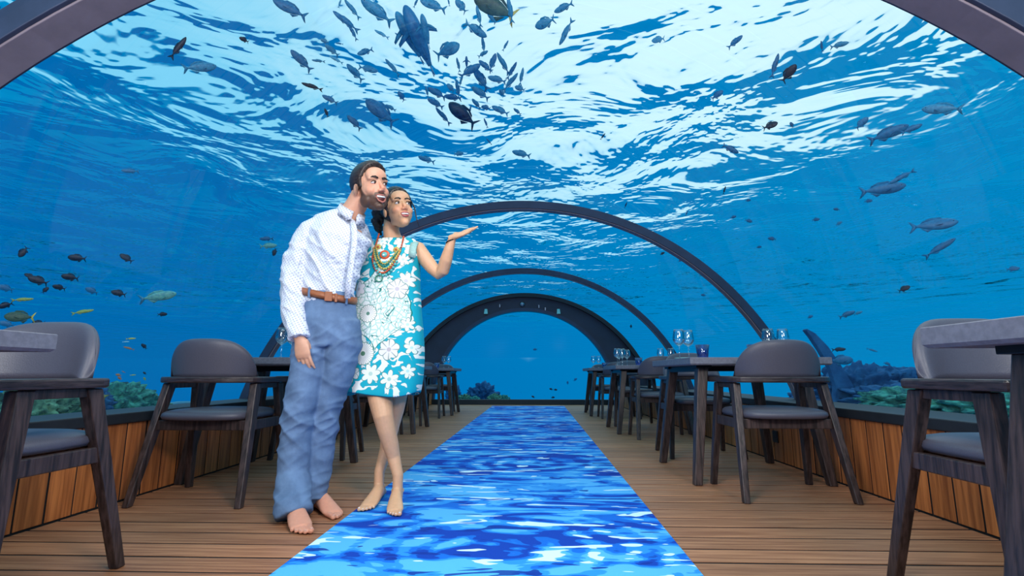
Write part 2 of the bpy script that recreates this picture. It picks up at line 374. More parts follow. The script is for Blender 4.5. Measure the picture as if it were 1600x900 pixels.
def make_chair():
    r = empty('dining_chair')
    for kk, (f, tp) in LEG.items():
        MB().bar((f[0], f[1], 0), (tp[0], tp[1], .632), .034, .04, .042, .062).build('leg', M['chair_wood'], r, False, .005)
    U = curve_u([(-.258, .27), (-.262, .1), (-.261, -.05), (-.24, -.125), (-.14, -.172), (0, -.184), (.14, -.172), (.24, -.125), (.261, -.05), (.262, .1), (.258, .27)], 5)
    strip(U, .062, .634, .667).build('arm_rail', M['rail_wood'], r, False, .008)
    for s in (-1, 1):
        a = legat(s, -1, .61); b = legat(s, 1, .61)
        MB().hexa([(a[0] - .012, a[1], .603), (a[0] + .012, a[1], .603), (b[0] + .012, b[1], .603), (b[0] - .012, b[1], .603)],
                  [(a[0] - .012, a[1], .634), (a[0] + .012, a[1], .634), (b[0] + .012, b[1], .634), (b[0] - .012, b[1], .634)]).build('side_rail', M['chair_wood'], r, False, .003)
    for (a, b) in (((-1, -1), (-1, 1)), ((1, -1), (1, 1)), ((-1, -1), (1, -1)), ((-1, 1), (1, 1))):
        pa = Vector(legat(*a, .405)).to_3d(); pb = Vector(legat(*b, .405)).to_3d(); d = (pb - pa).normalized(); nn = Vector((-d.y, d.x, 0)) * .013
        MB().hexa([(q.x, q.y, .378) for q in (pa - nn, pb - nn, pb + nn, pa + nn)], [(q.x, q.y, .432) for q in (pa - nn, pb - nn, pb + nn, pa + nn)]).build('seat_rail', M['chair_wood'], r, False, .004)
    # seat pad: rounded super-ellipse cushion
    rs = []
    for sc, zz in ((.86, .433), (.97, .437), (1.0, .452), (.985, .468), (.93, .478), (.8, .486), (.5, .491), (.15, .492)):
        ring = []
        for i in range(36):
            t = 2 * PI * i / 36; c_, s_ = math.cos(t), math.sin(t); e = 2 / 3.2
            ring.append((.262 * sc * math.copysign(abs(c_) ** e, c_), .015 + .25 * sc * math.copysign(abs(s_) ** e, s_), zz))
        rs.append(ring)
    MB().rings(rs).build('seat_cushion', M['leather'], r)
    # backrest: curved padded shell, domed top
    nu, nv = 28, 14; F = []; Bk = []
    for j in range(nv + 1):
        v_ = j / nv; rowf = []; rowb = []
        for i in range(nu + 1):
            u_ = math.sin((i / nu * 2 - 1) * PI / 2)
            hgt = .212 * (1 - abs(u_) ** 3.4) ** .5
            vv = math.sin(v_ * PI / 2)
            x_ = .245 * u_ * (1 + .02 * vv); yb = -.165 + .115 * abs(u_) ** 2.4; z_ = .664 + hgt * vv
            edge = max(0.0, (1 - abs(u_) ** 8) * (1 - vv ** 8)) ** .5
            tk = .025 * edge + .001
            n_ = Vector((-.5 * u_ * abs(u_), 1, 0)).normalized()
            lean = -.035 * vv
            rowf.append((x_ + n_.x * tk, yb + n_.y * tk + lean, z_)); rowb.append((x_ - n_.x * tk, yb - n_.y * tk + lean, z_))
        F.append(rowf); Bk.append(rowb)
    MB().rings([F[j] + Bk[j][::-1] for j in range(nv + 1)]).build('backrest', M['leather'], r)
    return r
chair0 = make_chair()
# (x, y, facing, label)
XR, XL = 1.475, -1.80
chairs = [
 (1.525, 1.66, PI, 'dark wood grey leather dining chair at right edge facing the nearest table'),
 (-1.77, 1.68, PI, 'dark wood grey leather dining chair at left edge facing the nearest table'),
 (1.455, 3.175, 0.0, 'dark wood dining chair seen from behind, in front of right table with four tall glasses'),
 (-1.79, 2.985, 0.0, 'dark wood dining chair seen from behind, left of the standing man'),
 (1.46, 4.63, PI, 'dark wood dining chair facing us across the right table with four tall glasses'),
 (-1.79, 4.47, PI, 'dark wood dining chair facing us behind the table left of the man'),
 (1.45, 5.86, 0.0, 'dark wood dining chair at near side of second right table from the far arch'),
 (-1.76, 5.8, 0.0, 'dark wood dining chair at near side of the table hidden behind the couple'),
 (1.44, 7.28, PI, 'dark wood dining chair at far side of second right table from the far arch'),
 (-1.74, 7.25, PI, 'dark wood dining chair at far side of the table hidden behind the couple'),
 (1.43, 8.42, 0.0, 'dark wood dining chair at near side of the right table closest to the far arch'),
 (-1.7, 8.45, 0.0, 'dark wood dining chair at near side of the left table closest to the far arch'),
 (1.42, 9.9, PI, 'dark wood dining chair at far side of the right table closest to the far arch'),
 (-1.68, 9.95, PI, 'dark wood dining chair at far side of the left table closest to the far arch')]
for i, (x_, y_, rz, lab) in enumerate(chairs):
    o = chair0 if i == 0 else copy_tree(chair0)
    o.location = (x_, y_, 0); o.rotation_euler = (0, 0, rz); tag(o, lab, 'chair', 'dark wood dining chairs with grey leather')

# ------------------------------------------------------------------ tables
TH = .787
def make_table():
    r = empty('dining_table')
    a, b = .44, .50
    MB().rings([[(-a + i_, -b + i_, z_), (a - i_, -b + i_, z_), (a - i_, b - i_, z_), (-a + i_, b - i_, z_)] for i_, z_ in ((.008, TH - .048), (0, TH - .04), (0, TH - .002), (.002, TH))]).build('tabletop', M['top'], r, False)
    for sx_ in (-1, 1):
        for sy_ in (-1, 1):
            MB().bar((sx_ * .412, sy_ * .415, 0), (sx_ * .32, sy_ * .34, TH - .062), .05, .055, .068, .08).build('leg', M['chair_wood'], r, False, .006)
            MB().box((sx_ * .32 - .05, sy_ * .34 - .055, TH - .066), (sx_ * .32 + .05, sy_ * .34 + .055, TH - .046)).build('leg_bracket', M['black_metal'], r, False, .002)
    for s in (-1, 1):
        MB().box((s * .335 - .018, -.33, TH - .09), (s * .335 + .018, .33, TH - .048)).build('apron', M['black_metal'], r, False, .002)
    MB().box((-.33, -.02, TH - .085), (.33, .02, TH - .048)).build('apron', M['black_metal'], r, False, .002)
    return r
tab0 = make_table()
tables = [
 (1.35, .72, 'grey topped dining table cut off by the right edge of the picture'),
 (-1.715, .85, 'grey topped dining table corner at the left edge of the picture'),
 (1.46, 3.8, 'grey topped dining table on the right set with four tall glasses and blue tumblers'),
 (-1.78, 3.72, 'grey topped dining table just left of the standing man'),
 (1.45, 6.55, 'grey topped dining table on the right, second from the far arch'),
 (-1.75, 6.5, 'grey topped dining table hidden behind the couple'),
 (1.44, 9.15, 'grey topped dining table on the right closest to the far arch'),
 (-1.70, 9.2, 'grey topped dining table on the left closest to the far arch')]
for i, (x_, y_, lab) in enumerate(tables):
    o = tab0 if i == 0 else copy_tree(tab0)
    o.location = (x_, y_, 0); tag(o, lab, 'table', 'grey topped dining tables')

# ------------------------------------------------------------------ table settings
wine = MB().lathe([(.0, .0), (.034, .0), (.034, .002), (.012, .006), (.0042, .012), (.0035, .05), (.0038, .088), (.012, .094), (.030, .108), (.041, .128), (.042, .145), (.036, .185), (.032, .205), (.0312, .205), (.035, .185), (.041, .145), (.040, .129), (.029, .11), (.01, .097), (0.0005, .096)], 24, cap=False).mesh('wine_glass', M['glass'])
tumb = MB().lathe([(.0, .0), (.031, .0), (.034, .004), (.046, .09), (.0445, .09), (.032, .008), (.0005, .007)], 24, cap=False).mesh('tumbler', M['blue_glass'])
platem = MB().lathe([(.0, .0), (.05, .0), (.055, .004), (.085, .012), (.088, .014), (.085, .016), (.05, .008), (.0005, .007)], 28, cap=False).mesh('side_plate', M['plate'])
mat_m = MB().box((-.2, -.14, 0), (.2, .14, .004)).mesh('placemat', M['placemat'], False)
knife_m = MB().tube([(0, -.1, .004), (0, 0, .004), (0, .02, .005), (0, .1, .004)], [(.006, .003), (.007, .003), (.009, .0015), (.004, .001)], 8).mesh('table_knife', M['steel'])
def put(name, me, x_, y_, z_, lab, cat, grp, rz=0.0):
    o = link(name, me, loc=(x_, y_, z_)); o.rotation_euler.z = rz; return tag(o, lab, cat, grp)
WHERE = {2: 'on the right table nearest the tall arch foot', 3: 'on the table left of the man', 4: 'on the right table second from the far arch', 5: 'on the table behind the couple', 6: 'on the right table closest to the far arch', 7: 'on the left table closest to the far arch'}
settings = {  # wine glasses, tumblers, plates, placemats as offsets from the table centre
 2: ([(-.405, -.16, 'leftmost'), (-.32, -.09, 'second from the left'), (.2, -.19, 'third from the left'), (.31, -.17, 'rightmost')], [(-.285, -.28, 'left'), (.045, -.31, 'right')], [(-.28, .1)], [(-.02, -.34), (-.02, .34)]),
 3: ([(.12, -.31, 'leftmost'), (.2, -.33, 'second from the left'), (.16, .26, 'far')], [(.285, -.37, 'near')], [], [(.02, -.34), (.0, .34)]),
 4: ([(-.37, -.22, 'leftmost'), (-.3, -.17, 'second from the left'), (-.285, .14, 'third from the left'), (-.19, .1, 'fourth from the left'), (.145, -.26, 'fifth from the left'), (.26, -.29, 'rightmost')], [(-.13, -.3, 'left'), (.07, -.3, 'right')], [], [(0, -.34), (0, .34)]),
 5: ([(.3, -.3, 'near'), (.3, .3, 'far')], [], [], [(0, -.34)]),
 6: ([(-.33, -.25, 'left'), (-.24, -.25, 'right')], [(-.15, -.3, 'left'), (-.06, -.26, 'right')], [], [(0, -.34)]),
 7: ([(.24, -.3, 'left'), (.32, -.3, 'right')], [(.12, -.32, 'only')], [], [(0, -.34)])}
for ti, (wg, tb, pl, mt) in settings.items():
    tx, ty, _ = tables[ti]; w_ = WHERE[ti]
    for dx, dy, wh in wg: put('wine_glass', wine, tx + dx, ty + dy, TH + .0045 if False else TH, wh + ' wine glass ' + w_, 'glass', 'wine glasses on the tables')
    for dx, dy, wh in tb: put('tumbler', tumb, tx + dx, ty + dy, TH, wh + ' blue tumbler ' + w_, 'glass', 'blue tumblers on the tables')
    for dx, dy in pl: put('side_plate', platem, tx + dx, ty + dy, TH, 'pale green side plate ' + w_, 'plate', None)
# black outlet box on the right cladding
ob = MB().box((-.012, -.04, -.045), (.0, .04, .045)).build('wall_outlet', M['black_metal'], None, False, .003, loc=(WR - .003, atY(1213, 680, 1).y, .22))
d_ = ray(1213, 682); t_ = (WR - d_.x * 0) / d_.x; ob.location = (WR - .001, d_.y * t_, .68 + d_.z * t_); tag(ob, 'small black outlet box on the right wooden cladding behind the chairs', 'outlet')

# ------------------------------------------------------------------ people
def floorpt(px, py, z=0.0):
    d = ray(px, py); t = (z - EYE.z) / d.z; return EYE + d * t
def limb(mb, pts, seg=16, up=(0, 1, 0)):
    """pts: (px, py, depth Y, side radius, depth radius)"""
    P = [p[0] if isinstance(p[0], Vector) else atY(p[0], p[1], p[2]) for p in pts]
    mb.tube(P, [(p[-2], p[-1]) for p in pts], seg, up=up)
def anklept(heel, toe, h, k=.2): return heel + (toe - heel) * k + Vector((0, 0, h))
def wlimb(mb, pts, seg=16, up=(0, 1, 0)):
    mb.tube([p[0] for p in pts], [(p[1], p[2]) if len(p) > 2 else p[1] for p in pts], seg, up=up)
def remeshed(mb, name, mat, voxel, smooth=4, fac=.5):
    """one continuous skin over overlapping volumes"""
    me = mb.mesh(name + '_src', mat)
    o = bpy.data.objects.new('tmp', me); COL.objects.link(o)
    r = o.modifiers.new('r', 'REMESH'); r.mode = 'VOXEL'; r.voxel_size = voxel; r.use_smooth_shade = True
    s = o.modifiers.new('s', 'SMOOTH'); s.iterations = smooth; s.factor = fac
    dg = bpy.context.evaluated_depsgraph_get(); dg.update()
    out = bpy.data.meshes.new_from_object(o.evaluated_get(dg)); out.name = name
    bpy.data.objects.remove(o); bpy.data.meshes.remove(me)
    if not out.materials: out.materials.append(mat)
    out.polygons.foreach_set('use_smooth', [True] * len(out.polygons))
    return out
def getco(me):
    a = np.empty(len(me.vertices) * 3, np.float32); me.vertices.foreach_get('co', a); return a.reshape(-1, 3)
def setco(me, a): me.vertices.foreach_set('co', a.astype(np.float32).ravel()); me.update()
def paint(me, cols):
    at = me.color_attributes.new('tint', 'FLOAT_COLOR', 'POINT'); c = np.ones((len(me.vertices), 4), np.float32); c[:, :3] = cols
    at.data.foreach_set('color', c.ravel())
def worn(name, me, parent, label=None):
    o = link(name, me, parent); o.location = -parent.location
    if label: o['label'] = label
    return o
def sstep(v, a, b):
    t = np.clip((v - a) / (b - a), 0, 1); return t * t * (3 - 2 * t)
def folds(me, amp, freqs, mask=None, seed=0):
    """cloth creases: displace along normals by ridged noise stretched by freqs"""
    co = getco(me); n = np.empty(len(me.vertices) * 3, np.float32); me.vertices.foreach_get('normal', n); n = n.reshape(-1, 3)
    d = np.array([max(0.0, 1 - 3.2 * abs(mnoise.noise(Vector((c[0] * freqs[0] + seed, c[1] * freqs[1], c[2] * freqs[2] + c[0] * freqs[3]))))) ** 1.3 for c in co], np.float32) - .3
    if mask is not None: d = d * mask(co)
    setco(me, co + n * (d * amp)[:, None])

def skinmat(n, rough=.45):
    m, k = newmat(n)
    a = k.n('ShaderNodeAttribute', attribute_name='tint')
    tc = k.n('ShaderNodeTexCoord'); nz = k.n('ShaderNodeTexNoise', inp={'Vector': tc.outputs['Object'], 'Scale': 60.0, 'Detail': 4.0})
    hs = k.n('ShaderNodeHueSaturation', inp={'Color': a.outputs['Color'], 'Value': k.m('ADD', k.m('MULTIPLY', nz.outputs['Fac'], .2), .9)})
    p = k.n('ShaderNodeBsdfPrincipled', inp={'Base Color': hs.outputs[0], 'Roughness': rough, 'Subsurface Weight': .12, 'Subsurface Scale': .01, 'Subsurface Radius': (1, .35, .2)})
    k.l(p.outputs[0], k.n('ShaderNodeOutputMaterial').inputs[0]); return m
M['skin'] = skinmat('skin')
M['hair_m'] = pbr('dark_brown_hair', lin('#46362f'), .38, noise=.6, nscale=(90, 30, 140), bump=.0012, col2=lin('#1d1513'))
M['hair_w'] = pbr('black_brown_hair', lin('#2e2322'), .35, noise=.6, nscale=(90, 30, 140), bump=.0012, col2=lin('#0f0b0c'))
M['brow'] = pbr('brow_hair', lin('#241814'), .6, noise=.3, nscale=(200, 200, 200))
M['eye'] = pbr('eye_white', lin('#e9e4e0'), .2, noise=.05, nscale=(100, 100, 100))
M['iris'] = pbr('brown_iris', lin('#2a1710'), .15, noise=.3, nscale=(300, 300, 300))
M['teeth'] = pbr('teeth', lin('#f4f1ea'), .25, noise=.04, nscale=(100, 100, 100))
M['lips_m'] = pbr('lips', lin('#b0685c'), .4, noise=.1, nscale=(200, 200, 200))
M['lips_w'] = pbr('pink_lips', lin('#c05e5e'), .3, noise=.1, nscale=(200, 200, 200))
M['mouth'] = pbr('mouth_inside', lin('#5a1d1c'), .5, noise=.2, nscale=(100, 100, 100))
M['nail_w'] = pbr('pale_nails', lin('#f1dfda'), .2, noise=.03, nscale=(100, 100, 100))
M['nail_m'] = pbr('nails', lin('#d8a593'), .3, noise=.05, nscale=(100, 100, 100))

def headframe(center, yaw, pitch, roll):
    """columns: side (person's left), forward, up. yaw 0 faces the camera, positive turns to picture right"""
    R = Euler((0, 0, 0)).to_matrix()
    f = Vector((math.sin(yaw), -math.cos(yaw), 0)); u = Vector((0, 0, 1)); f = (f * math.cos(pitch) + u * math.sin(pitch)).normalized()
    sd = u.cross(f).normalized() * -1; sd = f.cross(u).normalized() * -1   # person's left
    u = f.cross(sd).normalized()
    if u.z < 0: u = -u
    q = Matrix.Rotation(roll, 3, Vector((0, -1, 0)))
    Rm = Matrix((sd, f, u)).transposed(); Rm = q @ Rm
    return Matrix.Translation(center) @ Rm.to_4x4()
class Head:
    def __init__(s, F, k=1.0, male=True): s.F = F; s.k = k; s.male = male; s.R = F.to_3x3()
    def p(s, a, b, c): return s.F @ (Vector((a, b, c)) * s.k)
    def ball(s, mb, c, r, seg=20, rows=14): mb.ball(s.p(*c), [q * s.k for q in r], seg, rows, s.R)
    def build(s, mb):
        b = s.ball; j = 1.0 if s.male else .88
        b(mb, (0, -.018, .038), (.076, .096, .086), 28, 20)
        b(mb, (0, .028, -.02), (.066, .068, .092), 24, 18)
        b(mb, (0, .045, -.062), (.046 * j, .048, .055), 20, 14)
        b(mb, (0, .066, -.104), (.027 * j, .026, .02)); 
        for q in (-1, 1):
            b(mb, (q * .043 * j * (1 if s.male else .88), .016, -.066), (.024 * j, .046, .034 * j))
            b(mb, (q * .037, .058, -.028), (.026, .03, .026))
            b(mb, (q * .028, .073, .030), (.03, .018, .012 if s.male else .009))
            b(mb, (q * .078, -.008, -.008), (.009, .019, .032))
            b(mb, (q * .011, .101, -.034), (.0085, .010, .0075))
        b(mb, (0, .06, .055), (.058, .036, .045))
        nl = 1.0 if s.male else .85
        mb.tube([s.p(0, .088, .02), s.p(0, .098 * 1, -.002), s.p(0, .096 + .018 * nl, -.026), s.p(0, .092 + .014 * nl, -.036)], [(.0075, .008), (.0085, .009), (.0115, .011), (.009, .007)], 12, up=s.R @ Vector((0, 1, 0)))
        b(mb, (0, .074, -.062), (.036, .024, .026))
    def features(s, root, mouth_w, mouth_h, open_, lips):
        K = s.k
        def part(nm, mb, mat): o = mb.build(nm, mat, root); o.location = -root.location; return o
        for q in (-1, 1):
            part('eye', MB().ball(s.p(q * .0305, .0795, .0085), (.0135 * K, .0112 * K, (.0075 if not s.male else .0055) * K), 14, 10, s.R), M['eye'])
            part('iris', MB().ball(s.p(q * .0305 + .003, .0895, .0085), (.0058 * K, .0026 * K, .0058 * K), 12, 8, s.R), M['iris'])
            for nm, zz, th in (('eyelid', .0155 if s.male else .0175, .0032), ):
                part(nm, MB().tube([s.p(q * .0305 - .0155, .0835, zz - .006), s.p(q * .0305 - .006, .0915, zz), s.p(q * .0305 + .006, .0915, zz), s.p(q * .0305 + .0155, .0835, zz - .006)], [.0015 * K, th * K * .7, th * K * .7, .0015 * K], 8, up=s.R @ Vector((0, 1, 0))), M['brow'])
            part('eyebrow', MB().tube([s.p(q * .012, .0955, .032), s.p(q * .026, .097, .037), s.p(q * .04, .0905, .0365), s.p(q * .051, .079, .029)], [(.0028 * K, .0052 * K if s.male else .0035 * K), (.0028 * K, .005 * K if s.male else .0034 * K), (.0025 * K, .004 * K if s.male else .0028 * K), (.0012 * K, .0015 * K)], 8, up=s.R @ Vector((0, 0, 1))), M['brow'])
        w, h = mouth_w / 2, mouth_h
        def my(a): return .0985 - 13.0 * a * a          # forward position of the mouth line
        zc = -.064
        up_ = [(-w, zc + .004), (-w * .5, zc + .006), (0, zc + .005), (w * .5, zc + .006), (w, zc + .004)]
        lo_ = [(-w, zc + .004), (-w * .6, zc - h * .7), (0, zc - h), (w * .6, zc - h * .7), (w, zc + .004)]
        F_ = s.R @ Vector((0, 1, 0))
        part('upper_lip', MB().tube([s.p(a, my(a) + .001, z + .003) for a, z in up_], [.002 * K, .0042 * K, .0046 * K, .0042 * K, .002 * K], 8, up=F_), lips)
        part('lower_lip', MB().tube([s.p(a, my(a) - .002 + .001, z) for a, z in lo_], [.002 * K, .0045 * K, .0055 * K, .0045 * K, .002 * K], 8, up=F_), lips)
        mb = MB()
        mb.rings([[s.p(a, my(a) - .001, zu + .003), s.p(a, my(a) - .001, zl - .001), s.p(a, my(a) - .012, zl), s.p(a, my(a) - .012, zu)] for (a, zu), (a2, zl) in zip(up_, lo_)])
        part('mouth_inside', mb, M['mouth'])
        n = 12; rs = []
        for i in range(n + 1):
            a = (-.82 + 1.64 * i / n) * w; hh = .0095 * (1 - .35 * (a / w) ** 2) * (1 if s.male else .95)
            hh = min(hh, h * .8 + .004)
            rs.append([s.p(a, my(a) + .0015, zc + .006), s.p(a, my(a) + .0015, zc + .006 - hh), s.p(a, my(a) - .004, zc + .006 - hh), s.p(a, my(a) - .004, zc + .006)])
        part('teeth', MB().rings(rs), M['teeth'])
    def local(s, co):
        Fi = np.array(s.F.inverted()); return (co @ Fi[:3, :3].T + Fi[:3, 3]) / s.k

def hand(mb, w, d, l, n, k=1.0, curl=(.35, .4, .45, .5), spread=.06, thumb=(.8, .5, .1)):
    """w wrist, d towards fingers, l towards the thumb, n back of hand"""
    d, l, n = d.normalized(), l.normalized(), n.normalized()
    P = lambda a, b, c: w + (d * a + l * b + n * c) * k
    mb.tube([P(-.02, 0, 0), P(.01, 0, 0), P(.045, .002, .002), P(.08, .001, .003), P(.098, -.001, 0)], [(.026 * k, .02 * k), (.029 * k, .019 * k), (.04 * k, .0165 * k), (.042 * k, .0135 * k), (.037 * k, .010 * k)], 18, up=n)
    tips = []
    for (o, L, r), c in zip(((.0295, .074, .0086), (.0100, .083, .0088), (-.0102, .077, .0084), (-.0295, .06, .0075)), curl):
        base = P(.088 - abs(o) * .15, o, .0); dirv = (d + l * (o * spread / .03)).normalized()
        pts = [base - dirv * .012 * k, base]; ang = 0
        for seg_, f in ((.45, .55), (.3, 1.0), (.25, .7)):
            ang += c * f
            v = (dirv * math.cos(ang) - n * math.sin(ang)); pts.append(pts[-1] + v * L * seg_ * k)
        mb.tube(pts, [r * k * q for q in (1.1, 1.08, 1.02, .92, .7)], 10, up=n); mb.ball(pts[-1], r * k * .72, 10, 6); tips.append((pts[-1], v))
    t0, t1, t2 = thumb
    b0 = P(.02, .026, -.004); v = (d * .75 + l * t0 - n * t1).normalized(); p1 = b0 + v * .042 * k
    v2 = (d * 1.0 + l * t2 - n * t1 * .8).normalized(); p2 = p1 + v2 * .032 * k; p3 = p2 + (v2 - n * .2).normalized() * .024 * k
    mb.tube([b0 - v * .01 * k, b0, p1, p2, p3], [.013 * k, .0145 * k, .0108 * k, .0098 * k, .007 * k], 10, up=n); mb.ball(p3, .0072 * k, 10, 6)
    return tips
def foot(mb, heel, toe, inner, k=1.0, ankle_h=.085):
    """heel and toe tip on the floor; inner = +1 when the big toe is on the left of the heading"""
    z = Vector((0, 0, 1)); d = (toe - heel).normalized(); L = (toe - heel).length; l = z.cross(d) * inner   # towards the big toe
    P = lambda a, b, c: heel + d * (a * L) + l * (b * k) + z * (c * k)
    secs = [(.02, 0, .026, .018, .022), (.1, 0, .031, .032, .03), (.22, -.002, .031, .046, .046), (.36, -.004, .034, .046, .045), (.5, -.004, .039, .035, .035), (.63, -.002, .044, .025, .025), (.74, 0, .046, .018, .018), (.82, .0, .042, .014, .013)]
    mb.tube([P(a, b, c2) for a, b, w_, c2, h in secs], [(w_ * k, h * k) for a, b, w_, c2, h in secs], 18, up=z)
    for q in (-1, 1): mb.ball(P(.21, q * .027, .068), (.012 * k, .012 * k, .014 * k), 10, 8)
    nails = []
    for o, a0, a1, r in ((.029, .76, .985, .0125), (.009, .78, .97, .0092), (-.0065, .77, .935, .0086), (-.021, .75, .89, .0081), (-.034, .71, .835, .0075)):
        pts = [P(a0, o, .014), P((a0 + a1) / 2 + .02, o, .0135 if o < .02 else .014), P(a1 - r * k / L, o * 1.02, r + .0005)]
        mb.tube(pts, [r * k * 1.0, r * k * .95, r * k], 10, up=z); mb.ball(pts[-1], (r * k * 1.02), 12, 8)
        nails.append((P(a1 - r * k / L * .6, o * 1.02, r * 1.75), d, l, r * k))
    return nails
def nail_parts(root, nails, mat):
    for c, d, l, r in nails:
        o = MB().ball(c, (r * .55, r * .55, r * .2), 8, 6).build('toenail', mat, root); o.location = -root.location

# ------------------------------------------------ the man
YM = 2.62
man = empty('person', floorpt(478, 806), 0, 'bearded man in dotted white shirt and blue trousers, laughing, barefoot on the deck', 'person', None)
skin = MB()
hm = Head(headframe(atY(579, 297, YM - .04), math.radians(47), math.radians(-4), math.radians(9)), 1.05, True)
hm.build(skin)
limb(skin, [(538, 350, YM + .01, .06, .058), (546, 338, YM, .062, .062), (556, 322, YM - .01, .056, .06), (566, 304, YM - .02, .054, .062)], 20)
# trunk and limbs under the clothes
limb(skin, [(530, 356, YM, .125, .065), (524, 385, YM, .13, .09), (520, 430, YM, .115, .09), (516, 470, YM, .115, .09), (514, 505, YM, .12, .1)], 24)
limb(skin, [(484, 366, YM - .02, .05, .05), (458, 443, YM - .04, .042, .042), (464, 500, YM - .10, .036, .034), (468, 528, YM - .13, .028, .024)], 14)
limb(skin, [(557, 362, YM + .06, .045, .05), (565, 378, YM + .2, .04, .04), (578, 400, YM + .37, .035, .035), (640, 425, YM + .5, .028, .028)], 14)
hR, tR = floorpt(457, 801), floorpt(474, 838); hL, tL = floorpt(482, 788), floorpt(533, 812)
limb(skin, [(492, 510, YM, .075, .085), (466, 655, YM - .02, .045, .05), (458, 740, YM + .03, .04, .045), (anklept(hR, tR, .13), .03, .034), (anklept(hR, tR, .05), .032, .04)], 16)
limb(skin, [(535, 510, YM, .075, .085), (508, 650, YM + .06, .045, .05), (494, 730, YM + .11, .04, .045), (anklept(hL, tL, .13), .03, .034), (anklept(hL, tL, .05), .032, .04)], 16)
hd = (atY(477, 575, YM - .12) - atY(468, 530, YM - .13)); 
hand(skin, atY(468.5, 529, YM - .13), hd, Vector((1, -.12, .1)), Vector((-.1, -1, -.1)), 1.0, (.26, .3, .34, .4), .05, (.1, .45, -.15))
nr = foot(skin, hR, tR, 1, 1.1); nl = foot(skin, hL, tL, -1, 1.05)
sk = remeshed(skin, 'body', M['skin'], .0038, 8)
co = getco(sk); L = hm.local(co)
base = np.tile(np.array(lin('#dba184')[:3]), (len(co), 1))
inhead = (np.abs(L[:, 0]) < .085) & (L[:, 2] > -.14) & (L[:, 2] < .13) & (np.abs(L[:, 1]) < .14)
rosy = sstep(L[:, 1], .05, .09) * sstep(L[:, 2], -.05, -.02) * (1 - sstep(L[:, 2], .0, .02)) * inhead
base += rosy[:, None] * np.array([.04, -.05, -.04])
jawline = .02 - .066 * sstep(L[:, 1], .0, .055)
beard = (1 - sstep(L[:, 2], jawline - .012, jawline + .006)) * sstep(L[:, 1], -.012, .012) * sstep(L[:, 2], -.135, -.118) * inhead
must = sstep(L[:, 1], .075, .085) * sstep(L[:, 2], -.062, -.054) * (1 - sstep(L[:, 2], -.044, -.038)) * (1 - sstep(np.abs(L[:, 0]), .026, .034)) * inhead
bm_ = np.clip(beard + must, 0, 1) * .88
base = base * (1 - bm_[:, None]) + np.array(lin('#30201a')[:3]) * bm_[:, None]
sock = np.exp(-(((np.abs(L[:, 0]) - .03) / .018) ** 2 + ((L[:, 2] - .012) / .012) ** 2)) * (L[:, 1] > .05) * inhead  # eye sockets darkened in the skin tint, shade put into the colour
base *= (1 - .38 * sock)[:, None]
low = (co[:, 2] < .16)
base[low] = base[low] * np.array([1.0, .86, .86])
paint(sk, base)
worn('body', sk, man)
hm.features(man, .056, .028, 1, M['lips_m'])
nail_parts(man, nr + nl, M['nail_m'])
def hairshell(H, name, mat, root, c, r, keep, seg=48, rows=36, strands=.0013, extra=None, label=None):
    """ellipsoid of hair whose face side is tucked under the skin; keep(p) 0..1"""
    mb = MB(); mb.ball((0, 0, 0), 1.0, seg, rows); vs = []
    for v in mb.v:
        d = Vector(v).normalized(); p = Vector((c[0] + r[0] * d.x, c[1] + r[1] * d.y, c[2] + r[2] * d.z))
        kq = keep(p); w_ = .55 + .45 * kq
        gro = strands * math.sin(34 * math.atan2(d.x, d.z + .2) + 2 * d.y) * kq
        q = Vector(c) + (p - Vector(c)) * (w_ + gro / .09)
        if extra: q = extra(q, d, kq)
        vs.append(H.p(*q))
    mb.v = [tuple(v) for v in vs]
    o = mb.build(name, mat, root); o.location = -root.location
    if label: o['label'] = label
    return o
def ks(v, a, b):
    t = min(max((v - a) / (b - a), 0), 1); return t * t * (3 - 2 * t)
def keep_m(p):
    lim = .028 + .42 * max(p.z - .02, 0) if p.z < .1 else .064 + .35 * (p.z - .1)
    front = 1 - ks(p.y, lim, lim + .014)
    side = ks(p.z, -.06, -.045) if p.y < -.03 else ks(p.z, -.02, -.008)
    return front * side
def quiff(q, d, kq):
    if q.z > .08: q = Vector((q.x, q.y + .010 * ks(q.y, 0, .06) * kq, q.z + .010 * ks(q.y, .0, .06) * kq))
    return q
hairshell(hm, 'hair', M['hair_m'], man, (0, -.02, .05), (.085, .108, .101), keep_m, extra=quiff, label='short dark brown slicked-back hair')

# shirt
m, k = newmat('dotted_white_cotton'); tc = k.n('ShaderNodeTexCoord')
mp = k.n('ShaderNodeMapping', inp={'Vector': tc.outputs['Object'], 'Scale': (1, 1, 1), 'Rotation': (0, .6, 0)})
sp = k.n('ShaderNodeSeparateXYZ', inp={0: mp.outputs[0]})
def cell(v, s_): return k.m('SUBTRACT', k.m('FRACT', k.m('MULTIPLY', v, s_)), .5)
dx, dz = cell(sp.outputs[0], 80), cell(sp.outputs[2], 80)
r2 = k.m('SQRT', k.m('ADD', k.m('MULTIPLY', dx, dx), k.m('MULTIPLY', dz, dz)))
c_ = k.mix(k.step(r2, .24, .18), lin('#dfe2ee'), lin('#9aa0be'))
wv = k.n('ShaderNodeTexNoise', inp={'Vector': tc.outputs['Object'], 'Scale': 14.0, 'Detail': 3.0, 'Distortion': 1.5})
p = k.n('ShaderNodeBsdfPrincipled', inp={'Base Color': c_, 'Roughness': .8, 'Specular IOR Level': .2})
k.l(k.n('ShaderNodeBump', inp={'Height': wv.outputs['Fac'], 'Strength': .7, 'Distance': .02}).outputs[0], p.inputs['Normal'])
k.l(p.outputs[0], k.n('ShaderNodeOutputMaterial').inputs[0]); M['shirt'] = m
sh = MB()
